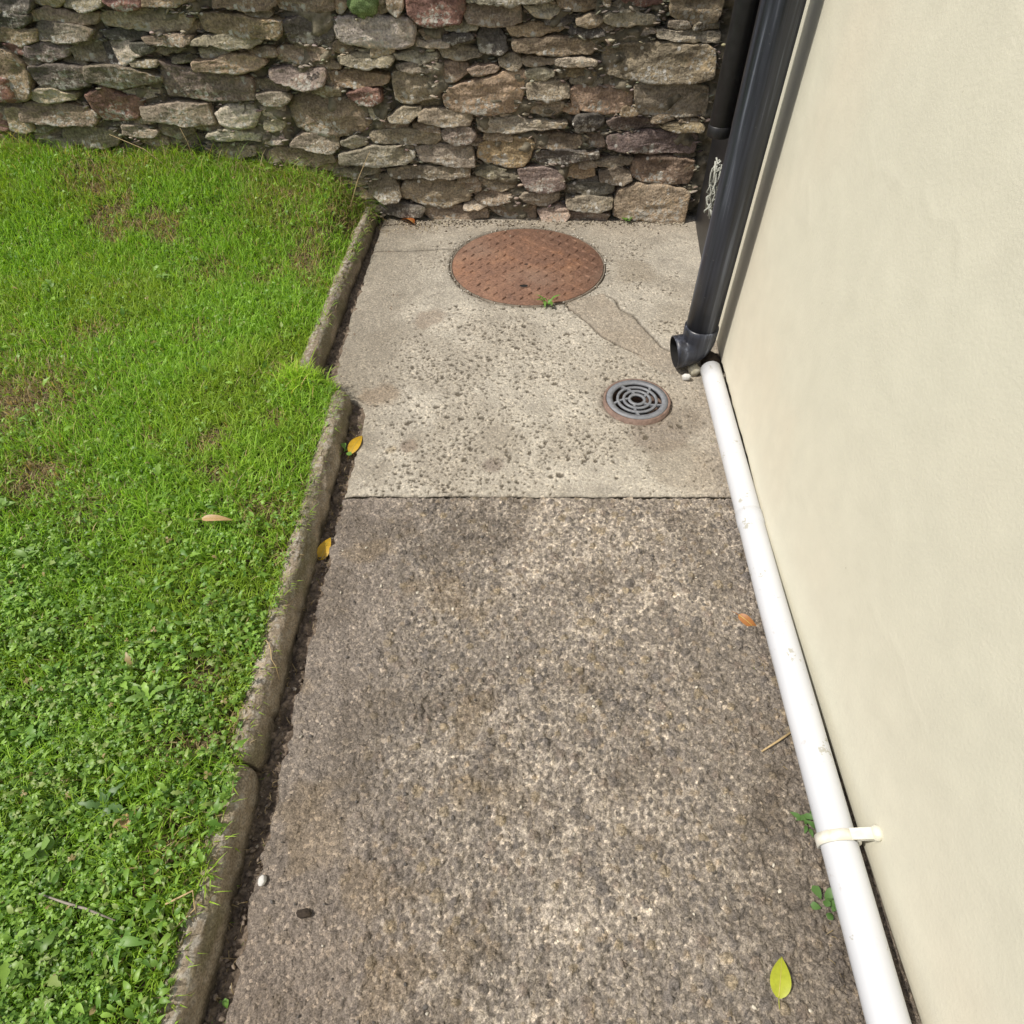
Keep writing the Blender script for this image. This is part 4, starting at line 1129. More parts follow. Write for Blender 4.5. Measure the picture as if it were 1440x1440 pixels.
def manhole():
    t = empty('manhole_cover', (MH[0], MH[1], 0))
    V, F = disc(.2875, -.03, .0015, 96)
    pyobj('plate', V, F, M['rust'], t)
    V, F = ringmesh(.2892, .2945, -.04, -.0005, 96)
    pyobj('frame_ring', V, F, M['iron_dark'], t)
    V = []; F = []
    p = .031
    for i in range(-10, 11):
        for j in range(-10, 11):
            cx, cy = i * p + .004, j * p
            if math.hypot(cx, cy) > .268: continue
            if math.hypot(cx + .02, cy + .15) < .024 or math.hypot(cx + .01, cy - .0) < .010: continue
            a = R(40) if (i + j) % 2 else R(-50)
            a += R(12)
            a += random.uniform(-.12, .12); wear = random.uniform(.65, 1.1) * (.6 + .4 * (vn2(np.array([cx * 9.]), np.array([cy * 9.]), 77)[0] > .35))
            l_, w_, h_ = .0148 * random.uniform(.85, 1.05), .0040, .0052 * wear
            o = len(V)
            ca, sa = math.cos(a), math.sin(a)
            pts = [(-l_, 0, 0), (-l_ * .5, -w_, 0), (l_ * .5, -w_, 0), (l_, 0, 0), (l_ * .5, w_, 0), (-l_ * .5, w_, 0), (-l_ * .6, 0, h_), (l_ * .6, 0, h_)]
            V += [(cx + q[0] * ca - q[1] * sa, cy + q[0] * sa + q[1] * ca, .0013 + q[2]) for q in pts]
            F += [tuple(o + z for z in q) for q in ((0, 1, 6), (1, 2, 7, 6), (2, 3, 7), (3, 4, 7), (4, 5, 6, 7), (5, 0, 6))]
    tb = pyobj('tread_bars', V, F, M['rust'], t, False); tb['kind'] = 'stuff'
    for kx, ky, kr in ((-.016, -.163, .013), (-.006, -.003, .006)):
        V, F = disc(kr, .001, .0022, 20, .0005)
        k = pyobj('keyhole', [(x * 1.2 + kx, y * .8 + ky, z) for x, y, z in V], F, M['dark'], t)
    V, F = ringmesh(.013, .016, .001, .0036, 20)
    pyobj('keyhole_rim', [(x * 1.2 - .016, y * .8 - .163, z) for x, y, z in V], F, M['rust'], t)
    tag(t, 'round rusty iron manhole cover with raised tread pattern, set in the path', 'manhole cover')
manhole()

# ------------------------------------------------------------------ round drain grate
M['grate'] = plain_mat('grey_grate_plastic', (.145, .152, .165), (.215, .225, .24), 90, .5, .0008)
M['clay'] = plain_mat('brown_pipe_rim', (.13, .085, .065), (.24, .165, .13), 70, .7, .0015)
def drain():
    t = empty('drain_grate', (DR[0], DR[1], 0), R(8))
    V, F = ringmesh(.0915, .0985, -.14, .0125, 64); pyobj('rim', V, F, M['clay'], t)
    zt, zb = .0140, .005
    V, F = ringmesh(.073, .0905, zb, zt, 64); pyobj('outer_ring', V, F, M['grate'], t)
    for r0, r1 in ((.0535, .0610), (.0355, .0430), (.0185, .0265)):
        V, F = ringmesh(r0, r1, zb + .001, zt - .0006, 48); pyobj('bar_ring', V, F, M['grate'], t)
    for k in range(5):
        a0 = R(72 * k + 20)
        V = []; F = []
        prof = [(.0245, 0.0), (.036, .10), (.050, .22), (.064, .34), (.076, .42)]
        for r_, da in prof:
            c = Vector((math.cos(a0 + da), math.sin(a0 + da), 0)); s = Vector((-c.y, c.x, 0)) * .0036
            for z in (zb + .0012, zt - .0011):
                V.append(c * r_ - s + Vector((0, 0, z))); V.append(c * r_ + s + Vector((0, 0, z)))
        for i in range(len(prof) - 1):
            a, b = i * 4, i * 4 + 4
            F += [(a + 2, b + 2, b + 3, a + 3), (a, a + 1, b + 1, b), (a, b, b + 2, a + 2), (a + 1, a + 3, b + 3, b + 1)]
        F += [(0, 2, 3, 1), (16, 17, 19, 18)]
        pyobj('spoke', V, F, M['grate'], t, False)
    V, F = disc(.0915, -.13, -.110, 40); pyobj('sump', V, F, M['dark'], t)
    tag(t, 'round grey slotted drain grate with a brown rim in the concrete', 'drain')
drain()

# ------------------------------------------------------------------ grass and ground cover of the lawn
CAMP = np.array([0, 0, 1.25]); TH = R(48.72); FP = 920.0
def pix(x, y, z):
    dx, dy, dz = x, y, z - 1.25
    w = dy * math.cos(TH) - dz * math.sin(TH); v = dy * math.sin(TH) + dz * math.cos(TH)
    return dx, v, w

def in_view(x, y, z, m=1.14):
    dx, v, w = pix(x, y, z)
    w = np.maximum(w, .05)
    return (np.abs(dx / w) < .783 * m) & (np.abs(v / w) < .783 * m)

def scatter(n, dens=None):
    """random lawn points in or just outside the view, thinned by dens(x, y)"""
    x = rng.uniform(-2.3, -.49, n); y = rng.uniform(-.15, 2.745, n)
    k = (x < kerb_left(y) + .008 + .045 * (fbm2(y * 9, y * 0 + 3, 405, 3) - .48)) & in_view(x, y, .1)
    x, y = x[k], y[k]
    if dens is not None:
        d = dens(x, y); k = rng.random(len(x)) < d; x, y = x[k], y[k]
    return x, y

def weedy(x, y):
    """1 where clover and broad leaves take over (towards the camera), 0 in clean grass"""
    n = fbm2(x * 6, y * 6, 401, 3)
    return sstep(1.30, .45, y + .55 * (n - .5) + .10 * (x + .8))

def blades(x, y, L, W, col, lean=.55, zoff=-.004, zb=None):
    n = len(x)
    yaw = rng.uniform(0, 2 * np.pi, n); face = yaw + np.pi / 2 + rng.normal(0, .5, n)
    tilt = np.abs(rng.normal(0, lean * .55, n)); bend = rng.uniform(.2, 1.0, n) * lean
    base = np.stack([x, y, (lawn_z(x, y) if zb is None else zb) + zoff], -1)
    hd = np.stack([np.cos(yaw), np.sin(yaw), 0 * yaw], -1); sd = np.stack([np.cos(face), np.sin(face), 0 * yaw], -1)
    pts = []
    S = (0, .38, .72, 1.0); wid = (.9, 1.0, .72, 0)
    for s, w in zip(S, wid):
        ang = tilt + bend * s * 1.1
        c = base + (hd * (np.sin(ang) * s)[:, None] + np.array([0, 0, 1]) * (np.cos(ang) * s)[:, None]) * L[:, None]
        if w > 0:
            o = sd * (W * w * .5)[:, None]; pts += [c - o, c + o]
        else: pts.append(c)
    V = np.stack(pts, 1)                     # n,7,3
    T = np.array([(0, 1, 3), (0, 3, 2), (2, 3, 5), (2, 5, 4), (4, 5, 6)])
    F = (np.arange(n)[:, None, None] * 7 + T[None]).reshape(-1, 3)
    C = np.repeat(col[:, None, :], 7, 1).reshape(-1, 3)
    return V.reshape(-1, 3), F, C

def gcol(n, x, y, dryness):
    a = rng.random(n)[:, None]; b = rng.random(n)[:, None]
    tone = fbm2(x * 3.5, y * 3.5, 421, 3)[:, None]
    c = np.array([.190, .385, .030]) * (1 - a) + np.array([.410, .66, .080]) * a
    yel = sstep(.45, .70, tone + .25 * (b - .5))
    c = c * (1 - .45 * yel) + np.array([.40, .50, .060]) * .38 * yel
    isdry = rng.random(n) < (.025 + .75 * dryness)
    straw = np.array([.46, .36, .19]) * (.6 + .7 * b)
    return np.where(isdry[:, None], straw, c) * (.75 + .5 * rng.random(n))[:, None]

def combine(parts):
    V = []; F = []; C = []; o = 0
    for v, f, c in parts:
        V.append(v); F.append(f + o); C.append(c); o += len(v)
    return np.vstack(V), np.vstack(F), np.vstack(C)

def grass():
    parts = []
    # fine lawn grass
    x, y = scatter(260000, lambda x, y: (1 - .55 * dry_mask(x, y)) * (1 - .12 * weedy(x, y)) * .95)
    d = dry_mask(x, y); n = len(x)
    tall = .75 + .5 * fbm2(x * 8, y * 8, 431, 3) + .35 * np.exp(-np.clip(2.74 - y, 0, 1) / .08)
    L = rng.uniform(.020, .054, n) * tall * (1 - .3 * d); W = rng.uniform(.0014, .0030, n)
    parts.append(blades(x, y, L, W, gcol(n, x, y, d), .75))
    # fine thatch lying low
    x, y = scatter(42000, lambda x, y: .10 + .80 * dry_mask(x, y))
    n = len(x); L = rng.uniform(.02, .05, n)
    parts.append(blades(x, y, L, rng.uniform(.0009, .0018, n), np.array([.40, .31, .165]) * rng.uniform(.45, 1.15, n)[:, None], 2.4, 0.0))
    # longer blades at the foot of the wall and along the kerb
    m = 3000; x = rng.uniform(-1.95, -.58, m); y = 2.735 - np.abs(rng.normal(0, .05, m)); k = x < kerb_left(y); x, y = x[k], y[k]; n = len(x)
    keep = fbm2(x * 5, y * 0, 433, 3) > .42; x, y = x[keep], y[keep]; n = len(x)
    parts.append(blades(x, y, rng.uniform(.05, .15, n), rng.uniform(.0012, .0024, n), gcol(n, x, y, np.full(n, .50)), 1.25))
    m = 5000; y = rng.uniform(-.1, 2.7, m); x = kerb_left(y) - np.abs(rng.normal(0, .012, m)) + .010; n = m
    keep = fbm2(y * 12, y * 0, 434, 3) > .40; x, y = x[keep], y[keep]; n = len(x)
    parts.append(blades(x, y, rng.uniform(.015, .045, n), rng.uniform(.0012, .0026, n), gcol(n, x, y, np.full(n, .28)), 1.3))
    x, y = scatter(16000, lambda x, y: .55 * weedy(x, y)); n = len(x)
    parts.append(blades(x, y, rng.uniform(.030, .065, n), rng.uniform(.0022, .0042, n), gcol(n, x, y, np.full(n, .06)), 1.5))
    V, F, C = combine(parts)
    o = mobj('lawn_grass', raw_mesh('lawn_grass', V, F, C), M['grass'])
    tag(o, 'bright green lawn grass with dry straw patches', 'grass', kind='stuff')
    return len(F)

def strip_leaf(L, W, prof, fold=.18, curl=.2, n=6):
    """one leaf along +y; verts (3 per row)"""
    V = []; F = []
    for i in range(n + 1):
        s = i / n; w = W * .5 * prof(s); yv = L * s; z = -curl * L * s * s + .06 * L * math.sin(s * 3)
        V += [(-w, yv, z + fold * w), (0, yv, z), (w, yv, z + fold * w)]
    for i in range(n):
        a = i * 3
        F += [(a, a + 1, a + 4), (a, a + 4, a + 3), (a + 1, a + 2, a + 5), (a + 1, a + 5, a + 4)]
    return np.array(V), np.array(F)

oval = lambda s: math.sin(math.pi * min(1, (.02 + s) ** .75)) ** .8 if s < .985 else 0.02
obov = lambda s: (s ** .8) * (1 - s ** 4) ** .5 * 1.25 + .05
lobe = lambda s: (math.sin(math.pi * s ** .85) ** .7) * (1 - .42 * (math.sin(s * 19) > .25)) + .03
lance = lambda s: math.sin(math.pi * s ** .62) ** .9 + .02

def templates():
    T = []
    # trefoil clover
    vs = []; fs = []
    for k in range(3):
        v, f = strip_leaf(.0085, .0080, obov, .25, .25, 3)
        a = R(120 * k); v = np.stack([v[:, 0] * math.cos(a) - v[:, 1] * math.sin(a), v[:, 0] * math.sin(a) + v[:, 1] * math.cos(a), v[:, 2]], -1)
        fs.append(f + sum(len(q) for q in vs)); vs.append(v)
    T.append((np.vstack(vs), np.vstack(fs)))
    T.append(strip_leaf(.016, .0105, oval, .25, .30, 5))
    T.append(strip_leaf(.022, .0085, lance, .25, .35, 5))
    T.append(strip_leaf(.030, .013, lobe, .2, .35, 8))
    # lobed buttercup-like leaf: five fingers
    vs = []; fs = []
    for k, (a, s) in enumerate(((0, 1), (48, .85), (-48, .85), (95, .6), (-95, .6))):
        v, f = strip_leaf(.013 * s, .0062 * s, obov, .2, .25, 3)
        a = R(a); v = np.stack([v[:, 0] * math.cos(a) - v[:, 1] * math.sin(a), v[:, 0] * math.sin(a) + v[:, 1] * math.cos(a), v[:, 2]], -1)
        fs.append(f + sum(len(q) for q in vs)); vs.append(v)
    T.append((np.vstack(vs), np.vstack(fs)))
    return T

def leaves_at(T, x, y, z, scale, col, tilt=.5):
    n = len(x); yaw = rng.uniform(0, 2 * np.pi, n); t = rng.normal(.15, tilt, n); rl = rng.normal(0, tilt * .7, n)
    cy, sy, ct, st, cr, sr = np.cos(yaw), np.sin(yaw), np.cos(t), np.sin(t), np.cos(rl), np.sin(rl)
    v, f = T
    p = v[None] * scale[:, None, None]
    X, Y, Z = p[..., 0], p[..., 1], p[..., 2]
    X, Z = X * cr[:, None] + Z * sr[:, None], -X * sr[:, None] + Z * cr[:, None]
    Y, Z = Y * ct[:, None] - Z * st[:, None], Y * st[:, None] + Z * ct[:, None]
    X, Y = X * cy[:, None] - Y * sy[:, None], X * sy[:, None] + Y * cy[:, None]
    V = np.stack([X + x[:, None], Y + y[:, None], Z + z[:, None]], -1).reshape(-1, 3)
    F = (np.arange(n)[:, None, None] * len(v) + f[None]).reshape(-1, 3)
    return V, F, np.repeat(col[:, None, :], len(v), 1).reshape(-1, 3)

def ground_cover():
    T = templates(); parts = []
    for k, (cnt, smin, smax) in enumerate(((34000, .5, 1.0), (21000, .4, .95), (11000, .45, 1.05), (5200, .5, 1.1), (12000, .45, 1.1))):
        x, y = scatter(cnt * 4, lambda x, y: (.030 + .44 * weedy(x, y)) * (1 - .75 * dry_mask(x, y)) * (.06 + 1.6 * sstep(.40, .64, fbm2(x * 11 + k * 7, y * 11, 440 + k, 3))))
        n = len(x)
        z = lawn_z(x, y) + rng.uniform(.002, .040, n) ** 1.0 * (.55 + .8 * fbm2(x * 13, y * 13, 451, 3))
        a = rng.random(n)[:, None]
        c = (np.array([.080, .185, .024]) * (1 - a) + np.array([.280, .46, .080]) * a) * (.75 + .5 * fbm2(x * 9, y * 9, 461, 3))[:, None]
        pale = (rng.random(n) < .10)[:, None]
        c = np.where(pale, np.array([.28, .37, .11]) * (.8 + .3 * a), c)
        c = np.where((rng.random(n) < .012)[:, None], np.array([.34, .27, .12]), c)
        parts.append(leaves_at(T[k], x, y, z, rng.uniform(smin, smax, n), c, .45))
    V, F, C = combine(parts)
    o = mobj('lawn_weeds', raw_mesh('lawn_weeds', V, F, C), M['leafy'])
    tag(o, 'clover and small broad-leaved weeds covering the near lawn', 'ground cover', kind='stuff')
    return len(F)
nG = grass(); nW = ground_cover()
print('grass tris', nG, 'weed tris', nW)

# ------------------------------------------------------------------ individual plants: leaves are parts
M['weed_green'] = leafy_mat('weed_green', (.15, .29, .055), .25)
M['weed_pale'] = leafy_mat('weed_pale_green', (.19, .32, .075), .25)
M['weed_dark'] = leafy_mat('weed_dark_green', (.085, .17, .045), .2)
M['moss'] = attr_mat('moss', .95, 260, .6, .003)
_lm = {}
def leaf_mesh(key, mat):
    k = (key, mat)
    if k not in _lm:
        L, W, pr, fo, cu, n = {'oval': (1, .48, oval, .2, .30, 7), 'round': (1, .85, obov, .15, .2, 6), 'lance': (1, .30, lance, .22, .35, 7), 'lobe': (1, .36, lobe, .2, .45, 14), 'grass': (1, .05, lambda s: (1 - s ** 3) + .02, .1, .6, 6)}[key]
        v, f = strip_leaf(L, W, pr, fo, cu, n)
        me = raw_mesh('leaf', v, f); me.materials.append(M[mat]); _lm[k] = me
    return _lm[k]

def plant(name, loc, leaves, label, cat, mat, group=None):
    """leaves: list of (kind, length, yaw, pitch, dx, dy, dz)"""
    t = empty(name, loc)
    for kind, L, yaw, pitch, dx, dy, dz in leaves:
        o = bpy.data.objects.new('leaf', leaf_mesh(kind, mat)); link(o, t)
        o.location = (dx, dy, dz); o.scale = (L, L, L); o.rotation_euler = (pitch, random.uniform(-.25, .25), yaw)
    tag(t, label, cat, group)
    return t

def rosette(kind, n, L0, L1, pit=.45, spread=.004, seed=0):
    r = random.Random(seed)
    return [(kind, r.uniform(L0, L1), 2 * math.pi * k / n + r.uniform(-.4, .4), r.uniform(.1, pit + .25), r.uniform(-spread, spread), r.uniform(-spread, spread), r.uniform(0, .012)) for k in range(n)]

LW = [(-1.056, .866, 'oval', 6, .030, .048, 'weed_pale', 'pale broad-leaved weed in the lawn level with the yellow leaf beside the kerb'),
      (-1.035, .775, 'oval', 5, .030, .045, 'weed_green', 'mid green broad-leaved weed in the lawn just below the pale one'),
      (-1.175, 1.01, 'oval', 6, .028, .042, 'weed_pale', 'pale weed at the left edge of the lawn level with the brown dead leaf'),
      (-.957, .848, 'oval', 5, .028, .042, 'weed_green', 'broad-leaved weed in the lawn to the right of the pale weed pair'),
      (-.935, .670, 'round', 6, .024, .036, 'weed_pale', 'round-leaved pale weed in the middle of the weedy lawn near the left edge'),
      (-.885, .600, 'oval', 6, .028, .040, 'weed_green', 'broad oval-leaved weed below the round-leaved pale weed'),
      (-.690, .555, 'lance', 8, .040, .060, 'weed_pale', 'narrow-leaved pale tuft in the lawn close to the kerb joint'),
      (-.860, .475, 'lobe', 7, .035, .055, 'weed_green', 'lobed dandelion-like rosette at the left of the near lawn'),
      (-.760, .290, 'round', 5, .024, .036, 'weed_pale', 'round pale leaves at the left edge of the lawn above the grey twig'),
      (-.690, .360, 'lobe', 7, .035, .050, 'weed_dark', 'dark green lobed rosette in the near lawn between kerb and left edge'),
      (-1.50, 1.95, 'oval', 5, .030, .045, 'weed_pale', 'pale weed in the far left of the grass near the stone wall'),
      (-1.18, 2.05, 'lance', 6, .030, .045, 'weed_pale', 'pale narrow-leaved weed in the middle of the far grass'),
      (-.590, .160, 'lance', 6, .040, .060, 'weed_green', 'long-leaved weed against the kerb at the bottom of the photo')]
for i, (x, y, kind, n, l0, l1, mt, lab) in enumerate(LW):
    z = float(lawn_z(np.array([x]), np.array([y]))[0])
    plant('broadleaf_weed', (x, y, z + .016), rosette(kind, n + 1, l0 * .72, l1 * .78, .65, .007, 70 + i), lab, 'weed', mt, 'broad-leaved weeds in the lawn')
plant('weed', (.530, .350, .004), rosette('oval', 9, .012, .024, .8, .014, 1), 'small green weed left of the white pipe beside its clip', 'weed', 'weed_dark', 'weeds growing by the white pipe')
plant('weed', (.525, .222, .004), rosette('round', 13, .012, .022, .8, .016, 2), 'small green weed left of the white pipe just above the green-yellow leaf', 'weed', 'weed_dark', 'weeds growing by the white pipe')
plant('weed', (.125, 2.064, .004), rosette('lance', 11, .020, .042, .8, .016, 3), 'small bright green weed at the front edge of the manhole cover', 'weed', 'weed_green')
plant('clover', (-.466, 1.318, -.014), [('round', .020, .4, .5, .004, .006, .02), ('round', .018, 2.6, .3, -.004, -.006, .016), ('round', .019, 4.4, .3, .008, -.008, .016), ('round', .012, 5.6, .4, .0, .004, .012)], 'little clover in the gutter beside the far yellow leaf', 'clover', 'weed_green')
plant('seedling', (-.545, 2.675, .000), [('round', .026, 2.9, .9, 0, 0, .012), ('round', .012, .5, .5, 0, .004, .004)], 'single round-leaved seedling by the far end of the kerb', 'seedling', 'weed_green')
plant('weed', (.478, 2.700, .004), rosette('round', 7, .012, .022, .7, .010, 4), 'tiny green weed at the foot of the stone wall near the downpipe', 'weed', 'weed_green')
plant('weed', (-.452, .085, -.030), rosette('round', 9, .010, .018, .7, .012, 5), 'green weed in the gutter at the bottom of the photo', 'weed', 'weed_green')
plant('weed', (-.500, .405, .046), rosette('oval', 9, .010, .022, .6, .016, 6), 'creeping green weed hanging over the nearest kerb stone', 'weed', 'weed_green')

def grass_tuft():
    n = 420
    x = rng.normal(0, .028, n); y = rng.normal(0, .030, n)
    z0 = lawn_z(np.full(1, -.64), np.full(1, 1.56))[0]
    V, F, C = blades(x - .640, y + 1.56, rng.uniform(.03, .075, n), rng.uniform(.0016, .003, n), gcol(n, x, y, np.full(n, .05)) * np.array([1.2, 1.1, .9]), .9)
    V = V - np.array([-.615, 1.56, 0]); V[:, 2] += .012
    o = mobj('grass_tuft', raw_mesh('grass_tuft', V, F, C), M['grass']); o.location = (-.600, 1.555, 0)
    tag(o, 'bright yellow-green grass tuft bulging over the step between two kerb stones', 'grass tuft')
grass_tuft()

def moss_cushion():
    n = 22; V = []; F = []
    for i in range(n):
        for j in range(n):
            u = i / (n - 1) * math.pi; w = j / n * 2 * math.pi
            nn = 1 + .30 * (float(fbm2(np.array([u * 4.]), np.array([w * 4.]), 501, 4)[0]) - .5) * 2
            V.append((.052 * nn * math.sin(u) * math.cos(w), .04 * nn * math.sin(u) * math.sin(w), .045 * nn * math.cos(u)))
    for i in range(n - 1):
        for j in range(n): F.append((i * n + j, i * n + (j + 1) % n, (i + 1) * n + (j + 1) % n, (i + 1) * n + j))
    V = np.array(V)
    cc = fbm2(V[:, 0] * 60, V[:, 2] * 60 + V[:, 1] * 40, 503, 3)[:, None]
    c = np.array([.05, .10, .025]) * (1 - cc) + np.array([.28, .36, .16]) * cc
    me = raw_mesh('moss_cushion', V, F, c)
    o = mobj('moss_cushion', me, M['moss']); o.location = (-.500, 2.735, .732)
    tag(o, 'green moss cushion sitting on the big pale stone at the top of the wall', 'moss')
moss_cushion()

# ------------------------------------------------------------------ fallen leaves and litter
def fallen(name, loc, L, W, yaw, pitch, roll, curl, mat, label, prof=oval, fold=.25, stem=.25):
    v, f = strip_leaf(L, W, prof, fold, curl, 12)
    me = raw_mesh('blade', v - np.array([0, L / 2, 0]), f)
    t = empty(name, loc); t.rotation_euler = (pitch, roll, yaw)
    mobj('blade', me, M[mat], t)
    if stem:
        V, F = sweep([(0, -L / 2 + .002, .0006), (.001, -L / 2 - stem * L * .5, .0012), (.003, -L / 2 - stem * L, 0)], [.0007, .0006, .0005], 6)
        pyobj('stalk', V, F, M[mat], t)
    mid = [(0, float(q[1]) - L / 2, float(q[2]) + .0004) for q in v[1::3]]
    V, F = sweep(mid, [.0007 * (1 - .7 * i / len(mid)) for i in range(len(mid))], 5)
    pyobj('midrib', V, F, M['rib'], t)
    tag(t, label, 'leaf')
M['rib'] = leafy_mat('leaf_rib', (.50, .42, .12), .1)
M['yellow'] = leafy_mat('yellow_leaf', (.58, .36, .03), .2)
M['lime'] = leafy_mat('lime_leaf', (.38, .42, .035), .25)
M['orange'] = leafy_mat('orange_leaf', (.36, .15, .045), .2)
M['rust_leaf'] = leafy_mat('rust_leaf', (.40, .13, .035), .2)
M['tan'] = leafy_mat('tan_leaf', (.46, .30, .15), .15)
M['straw'] = plain_mat('straw', (.36, .26, .13), (.50, .38, .20), 90, .7)
fallen('fallen_leaf', (-.436, 1.350, .004), .075, .030, R(-18), .25, .25, .25, 'yellow', 'yellow fallen leaf in the gutter beside the clover')
fallen('fallen_leaf', (-.456, .985, -.006), .062, .030, R(-14), .45, .3, .2, 'yellow', 'yellow fallen leaf in the gutter nearer the camera, level with the brown leaf')
fallen('fallen_leaf', (.417, .128, .010), .056, .031, R(-20), .08, -.12, .12, 'lime', 'green and yellow fallen leaf on the path at the lower right')
fallen('fallen_leaf', (.522, .765, .010), .060, .020, R(222), .1, .4, .55, 'orange', 'curled orange-brown fallen leaf on the path beside the white pipe', lance)
fallen('fallen_leaf', (-.425, 2.690, .022), .055, .040, R(60), .5, .3, .6, 'rust_leaf', 'crumpled orange leaf at the foot of the stone wall by the kerb end')
z = float(lawn_z(np.array([-.68]), np.array([.985]))[0])
fallen('fallen_leaf', (-.682, .985, z + .042), .070, .017, R(-88), 0, .2, .15, 'tan', 'long tan dead leaf lying on the lawn', lance)
z = float(lawn_z(np.array([-.64]), np.array([.33]))[0])
fallen('fallen_leaf', (-.645, .335, z + .034), .030, .016, R(30), .2, .2, .5, 'tan', 'small curled tan leaf on the near lawn above the grey twig')

def stick(name, pts, radii, mat, label, cat):
    V, F = sweep(pts, radii, 8)
    c = sum((Vector(p) for p in pts), Vector()) / len(pts)
    o = pyobj(name, [Vector(v) - c for v in V], F, M[mat]); o.location = c
    tag(o, label, cat)
M['twig'] = plain_mat('grey_twig', (.22, .19, .16), (.36, .32, .27), 70, .85)
stick('straw', [(.478, .482, .006), (.517, .503, .009), (.553, .524, .008)], [.0016, .0021, .0022], 'straw', 'dry straw stalk on the path touching the white pipe', 'straw')
stick('twig', [(-.735, .225, .094), (-.69, .213, .093), (-.655, .205, .092), (-.605, .190, .090)], [.0012, .0019, .0020, .0010], 'twig', 'thin grey twig on the near lawn', 'twig')
stick('dry_stalk', [(-.640, 2.60, .10), (-.600, 2.655, .19), (-.555, 2.690, .262), (-.545, 2.695, .276)], [.0014, .0013, .0011, .0008], 'straw', 'long dry grass stalk leaning against the stone wall by the kerb end', 'grass stalk')
stick('dry_stalk', [(-1.30, 2.62, .24), (-1.40, 2.68, .29), (-1.52, 2.70, .335)], [.0012, .0011, .0008], 'straw', 'dry grass stalk leaning left across the wall foot below the red stone', 'grass stalk')
stick('dry_stalk', [(-1.22, 2.67, .255), (-1.235, 2.70, .31), (-1.25, 2.705, .37)], [.0012, .0010, .0008], 'straw', 'upright dry grass stalk under the red stone of the wall', 'grass stalk')
stick('root', [(-.525, .70, .064), (-.512, .695, .066), (-.500, .684, .062), (-.492, .668, .061), (-.487, .650, .058), (-.479, .640, .046), (-.473, .622, .026)], [.0006, .0010, .0010, .0010, .0009, .0008, .0005], 'straw', 'pale dry root trailing over the middle kerb stone', 'root')
stick('root', [(-.545, .215, .070), (-.510, .235, .066), (-.500, .210, .062), (-.520, .185, .066)], [.0016, .0016, .0012, .0009], 'straw', 'curled pale root on the nearest kerb stone', 'root')

M['white_stone'] = plain_mat('white_stone', (.50, .49, .46), (.70, .69, .66), 90, .8, .001)
M['clod'] = plain_mat('dark_clod', (.025, .018, .013), (.06, .045, .032), 120, .95, .003)
M['mastic'] = plain_mat('old_mastic', (.36, .33, .24), (.55, .52, .42), 60, .7, .003)
def pebble(name, loc, s, mat, label, cat, seed):
    V, F = pebble_mesh(seed, *s)
    o = pyobj(name, V, F, M[mat], None, True); o.location = loc
    tag(o, label, cat)
pebble('white_stone', (-.424, .262, .003), (.007, .009, .006), 'white_stone', 'white pebble on the left edge of the near path', 'pebble', 3)
pebble('dirt_clod', (-.343, .214, .005), (.012, .007, .006), 'clod', 'dark clod of dirt on the near path at the lower left', 'dirt', 5)
pebble('white_chip', (.537, 1.640, .012), (.014, .010, .012), 'white_stone', 'white chip of plaster under the spout of the black downpipe', 'chip', 7)
pebble('mastic_lump', (.566, 1.672, .016), (.022, .018, .018), 'mastic', 'yellowish lump of old mastic between downpipe shoe and white pipe', 'mastic', 9)
pebble('dirt_heap', (.622, 1.700, .016), (.030, .050, .034), 'clod', 'heap of dark dirt where the white pipe meets the downpipe', 'dirt', 11)

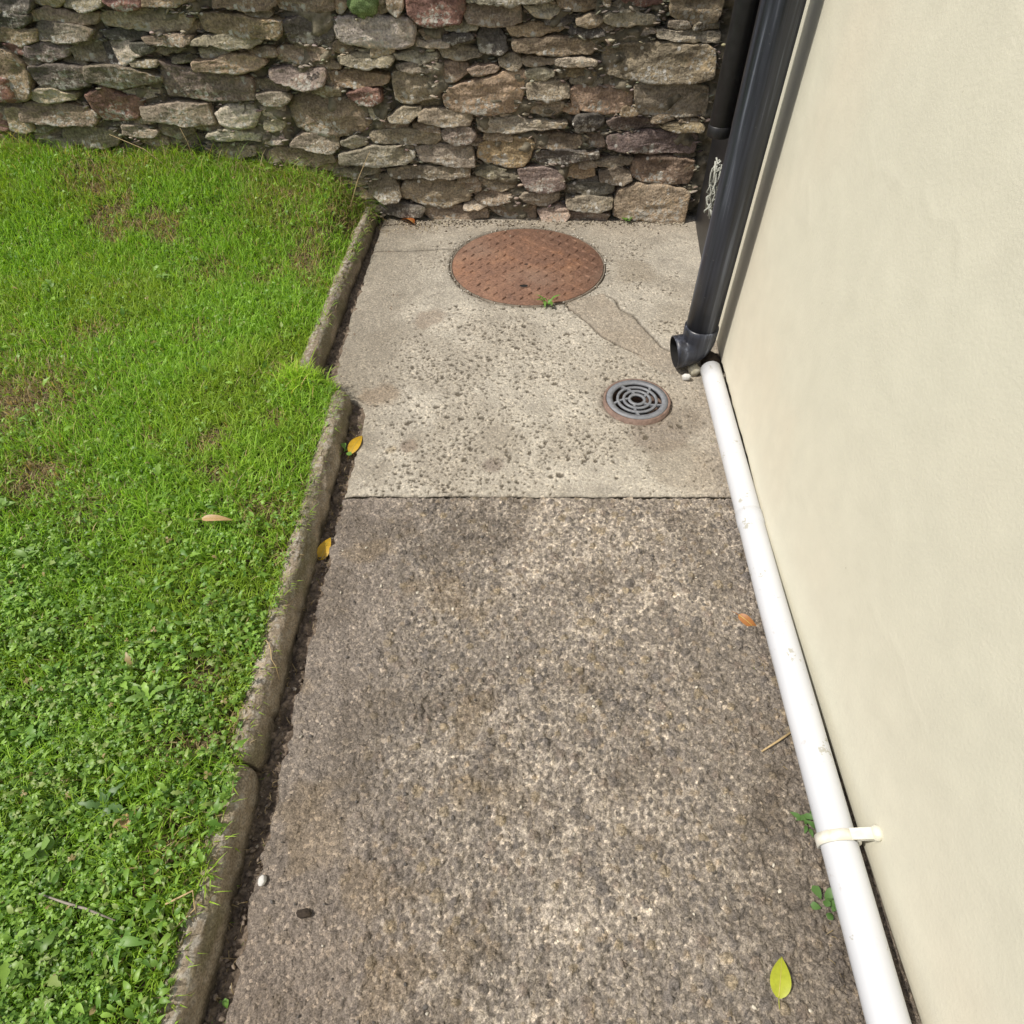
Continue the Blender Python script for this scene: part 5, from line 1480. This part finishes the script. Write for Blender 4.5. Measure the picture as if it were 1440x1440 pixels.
# loose grit: along the wall foot, in the gutter, around the manhole
def grit():
    V0, F0 = pebble_mesh(2, 1, .8, .6, 5); V0 = np.array(V0); F0 = np.array(F0)
    xs = []; ys = []; zs = []; sc = []; cl = []
    def add(x, y, z, s, c):
        xs.append(x); ys.append(y); zs.append(z); sc.append(s); cl.append(c)
    n = 700
    y = 2.715 - np.abs(rng.normal(0, .035, n)); x = rng.uniform(-.53, .72, n)
    a = rng.random((n, 1)); c = np.where(a < .55, np.array([.42, .37, .28]), np.array([.14, .115, .085])) * (.7 + .5 * rng.random((n, 1)))
    add(x, y, np.full(n, .002), rng.uniform(.0016, .0055, n), c)
    n = 420
    y = rng.uniform(-.1, 1.5, n); x = rng.uniform(-.472, -.437, n); a = rng.random((n, 1))
    c = np.array([.16, .128, .098]) * (.5 + 1.2 * a); c = np.where(rng.random((n, 1)) < .06, np.array([.36, .32, .26]), c)
    add(x, y, np.full(n, -.022) + .010 * rng.random(n), rng.uniform(.0015, .0055, n), c)
    n = 160; y = rng.uniform(1.62, 2.7, n); x = np.interp(y, [1.6, 2.76], [-.585, -.548]) + rng.normal(0, .010, n)
    add(x, y, np.full(n, -.014), rng.uniform(.002, .006, n), np.array([.10, .085, .062]) * (.5 + rng.random((n, 1))))
    n = 170; th = rng.uniform(0, 2 * np.pi, n); r_ = MH[2] + np.abs(rng.normal(.006, .012, n)); c = np.where(rng.random((n, 1)) < .35, np.array([.55, .52, .45]), np.array([.20, .17, .13]))
    add(MH[0] + r_ * np.cos(th), MH[1] + r_ * np.sin(th), np.full(n, .0015), rng.uniform(.0014, .0045, n), c)
    n = 260; x = rng.uniform(-.42, .52, n); y = rng.uniform(-.05, 1.13, n); c = np.where(rng.random((n, 1)) < .45, np.array([.50, .46, .38]), np.array([.12, .11, .10])) * (.7 + .5 * rng.random((n, 1)))
    add(x, y, np.full(n, .003), rng.uniform(.0015, .0045, n), c)
    x = np.concatenate(xs); y = np.concatenate(ys); z = np.concatenate(zs); s = np.concatenate(sc); c = np.vstack(cl); n = len(x)
    yaw = rng.uniform(0, 6.28, n); p = V0[None] * s[:, None, None] * (1 + .3 * rng.normal(0, 1, (n, 1, 3)).clip(-1.2, 1.2))
    X = p[..., 0] * np.cos(yaw)[:, None] - p[..., 1] * np.sin(yaw)[:, None] + x[:, None]; Y = p[..., 0] * np.sin(yaw)[:, None] + p[..., 1] * np.cos(yaw)[:, None] + y[:, None]
    V = np.stack([X, Y, p[..., 2] + z[:, None]], -1).reshape(-1, 3)
    F = (np.arange(n)[:, None, None] * len(V0) + F0[None]).reshape(-1, 4)
    o = mobj('loose_grit', raw_mesh('loose_grit', V, F, np.repeat(c[:, None, :], len(V0), 1).reshape(-1, 3)), M['grit'])
    tag(o, 'loose grit and small stones on the path, in the gutter and at the wall foot', 'grit', kind='stuff')
grit()

def clippings():
    parts = []
    n = 260; y = rng.uniform(-.05, 1.5, n); x = rng.uniform(-.475, -.430, n)
    dark = np.array([.20, .15, .09]); pale = np.array([.38, .30, .17])
    def col(n, g=.15):
        a = rng.random((n, 1)); c = dark * (1 - a) + pale * a
        return np.where(rng.random((n, 1)) < g, np.array([.17, .24, .05]), c)
    parts.append(blades(x, y, rng.uniform(.008, .032, n), rng.uniform(.0008, .0022, n), col(n), 3.2, 0, np.full(n, -.010)))
    n = 420; y = rng.uniform(-.05, 2.7, n); x = kerb_left(y) + rng.normal(.004, .012, n)
    parts.append(blades(x, y, rng.uniform(.012, .045, n), rng.uniform(.0008, .0018, n), col(n), 2.6, 0, np.full(n, .054)))
    n = 130; y = rng.uniform(2.60, 2.72, n); x = rng.uniform(-.545, -.30, n)
    parts.append(blades(x, y, rng.uniform(.010, .04, n), rng.uniform(.0008, .0020, n), col(n, .05), 3.0, 0, np.full(n, .004)))
    n = 90; y = rng.uniform(.0, 1.6, n); x = np.interp(y, [0, 1.6], [.515, .570]) - np.abs(rng.normal(0, .012, n))
    parts.append(blades(x, y, rng.uniform(.006, .022, n), rng.uniform(.0008, .0016, n), col(n, .05), 3.2, 0, np.full(n, .004)))
    V, F, C = combine(parts)
    tag(mobj('dry_clippings', raw_mesh('dry_clippings', V, F, C), M['grass']), 'dry grass clippings and bits in the gutter, on the kerb and along the pipe', 'clippings', kind='stuff')
clippings()
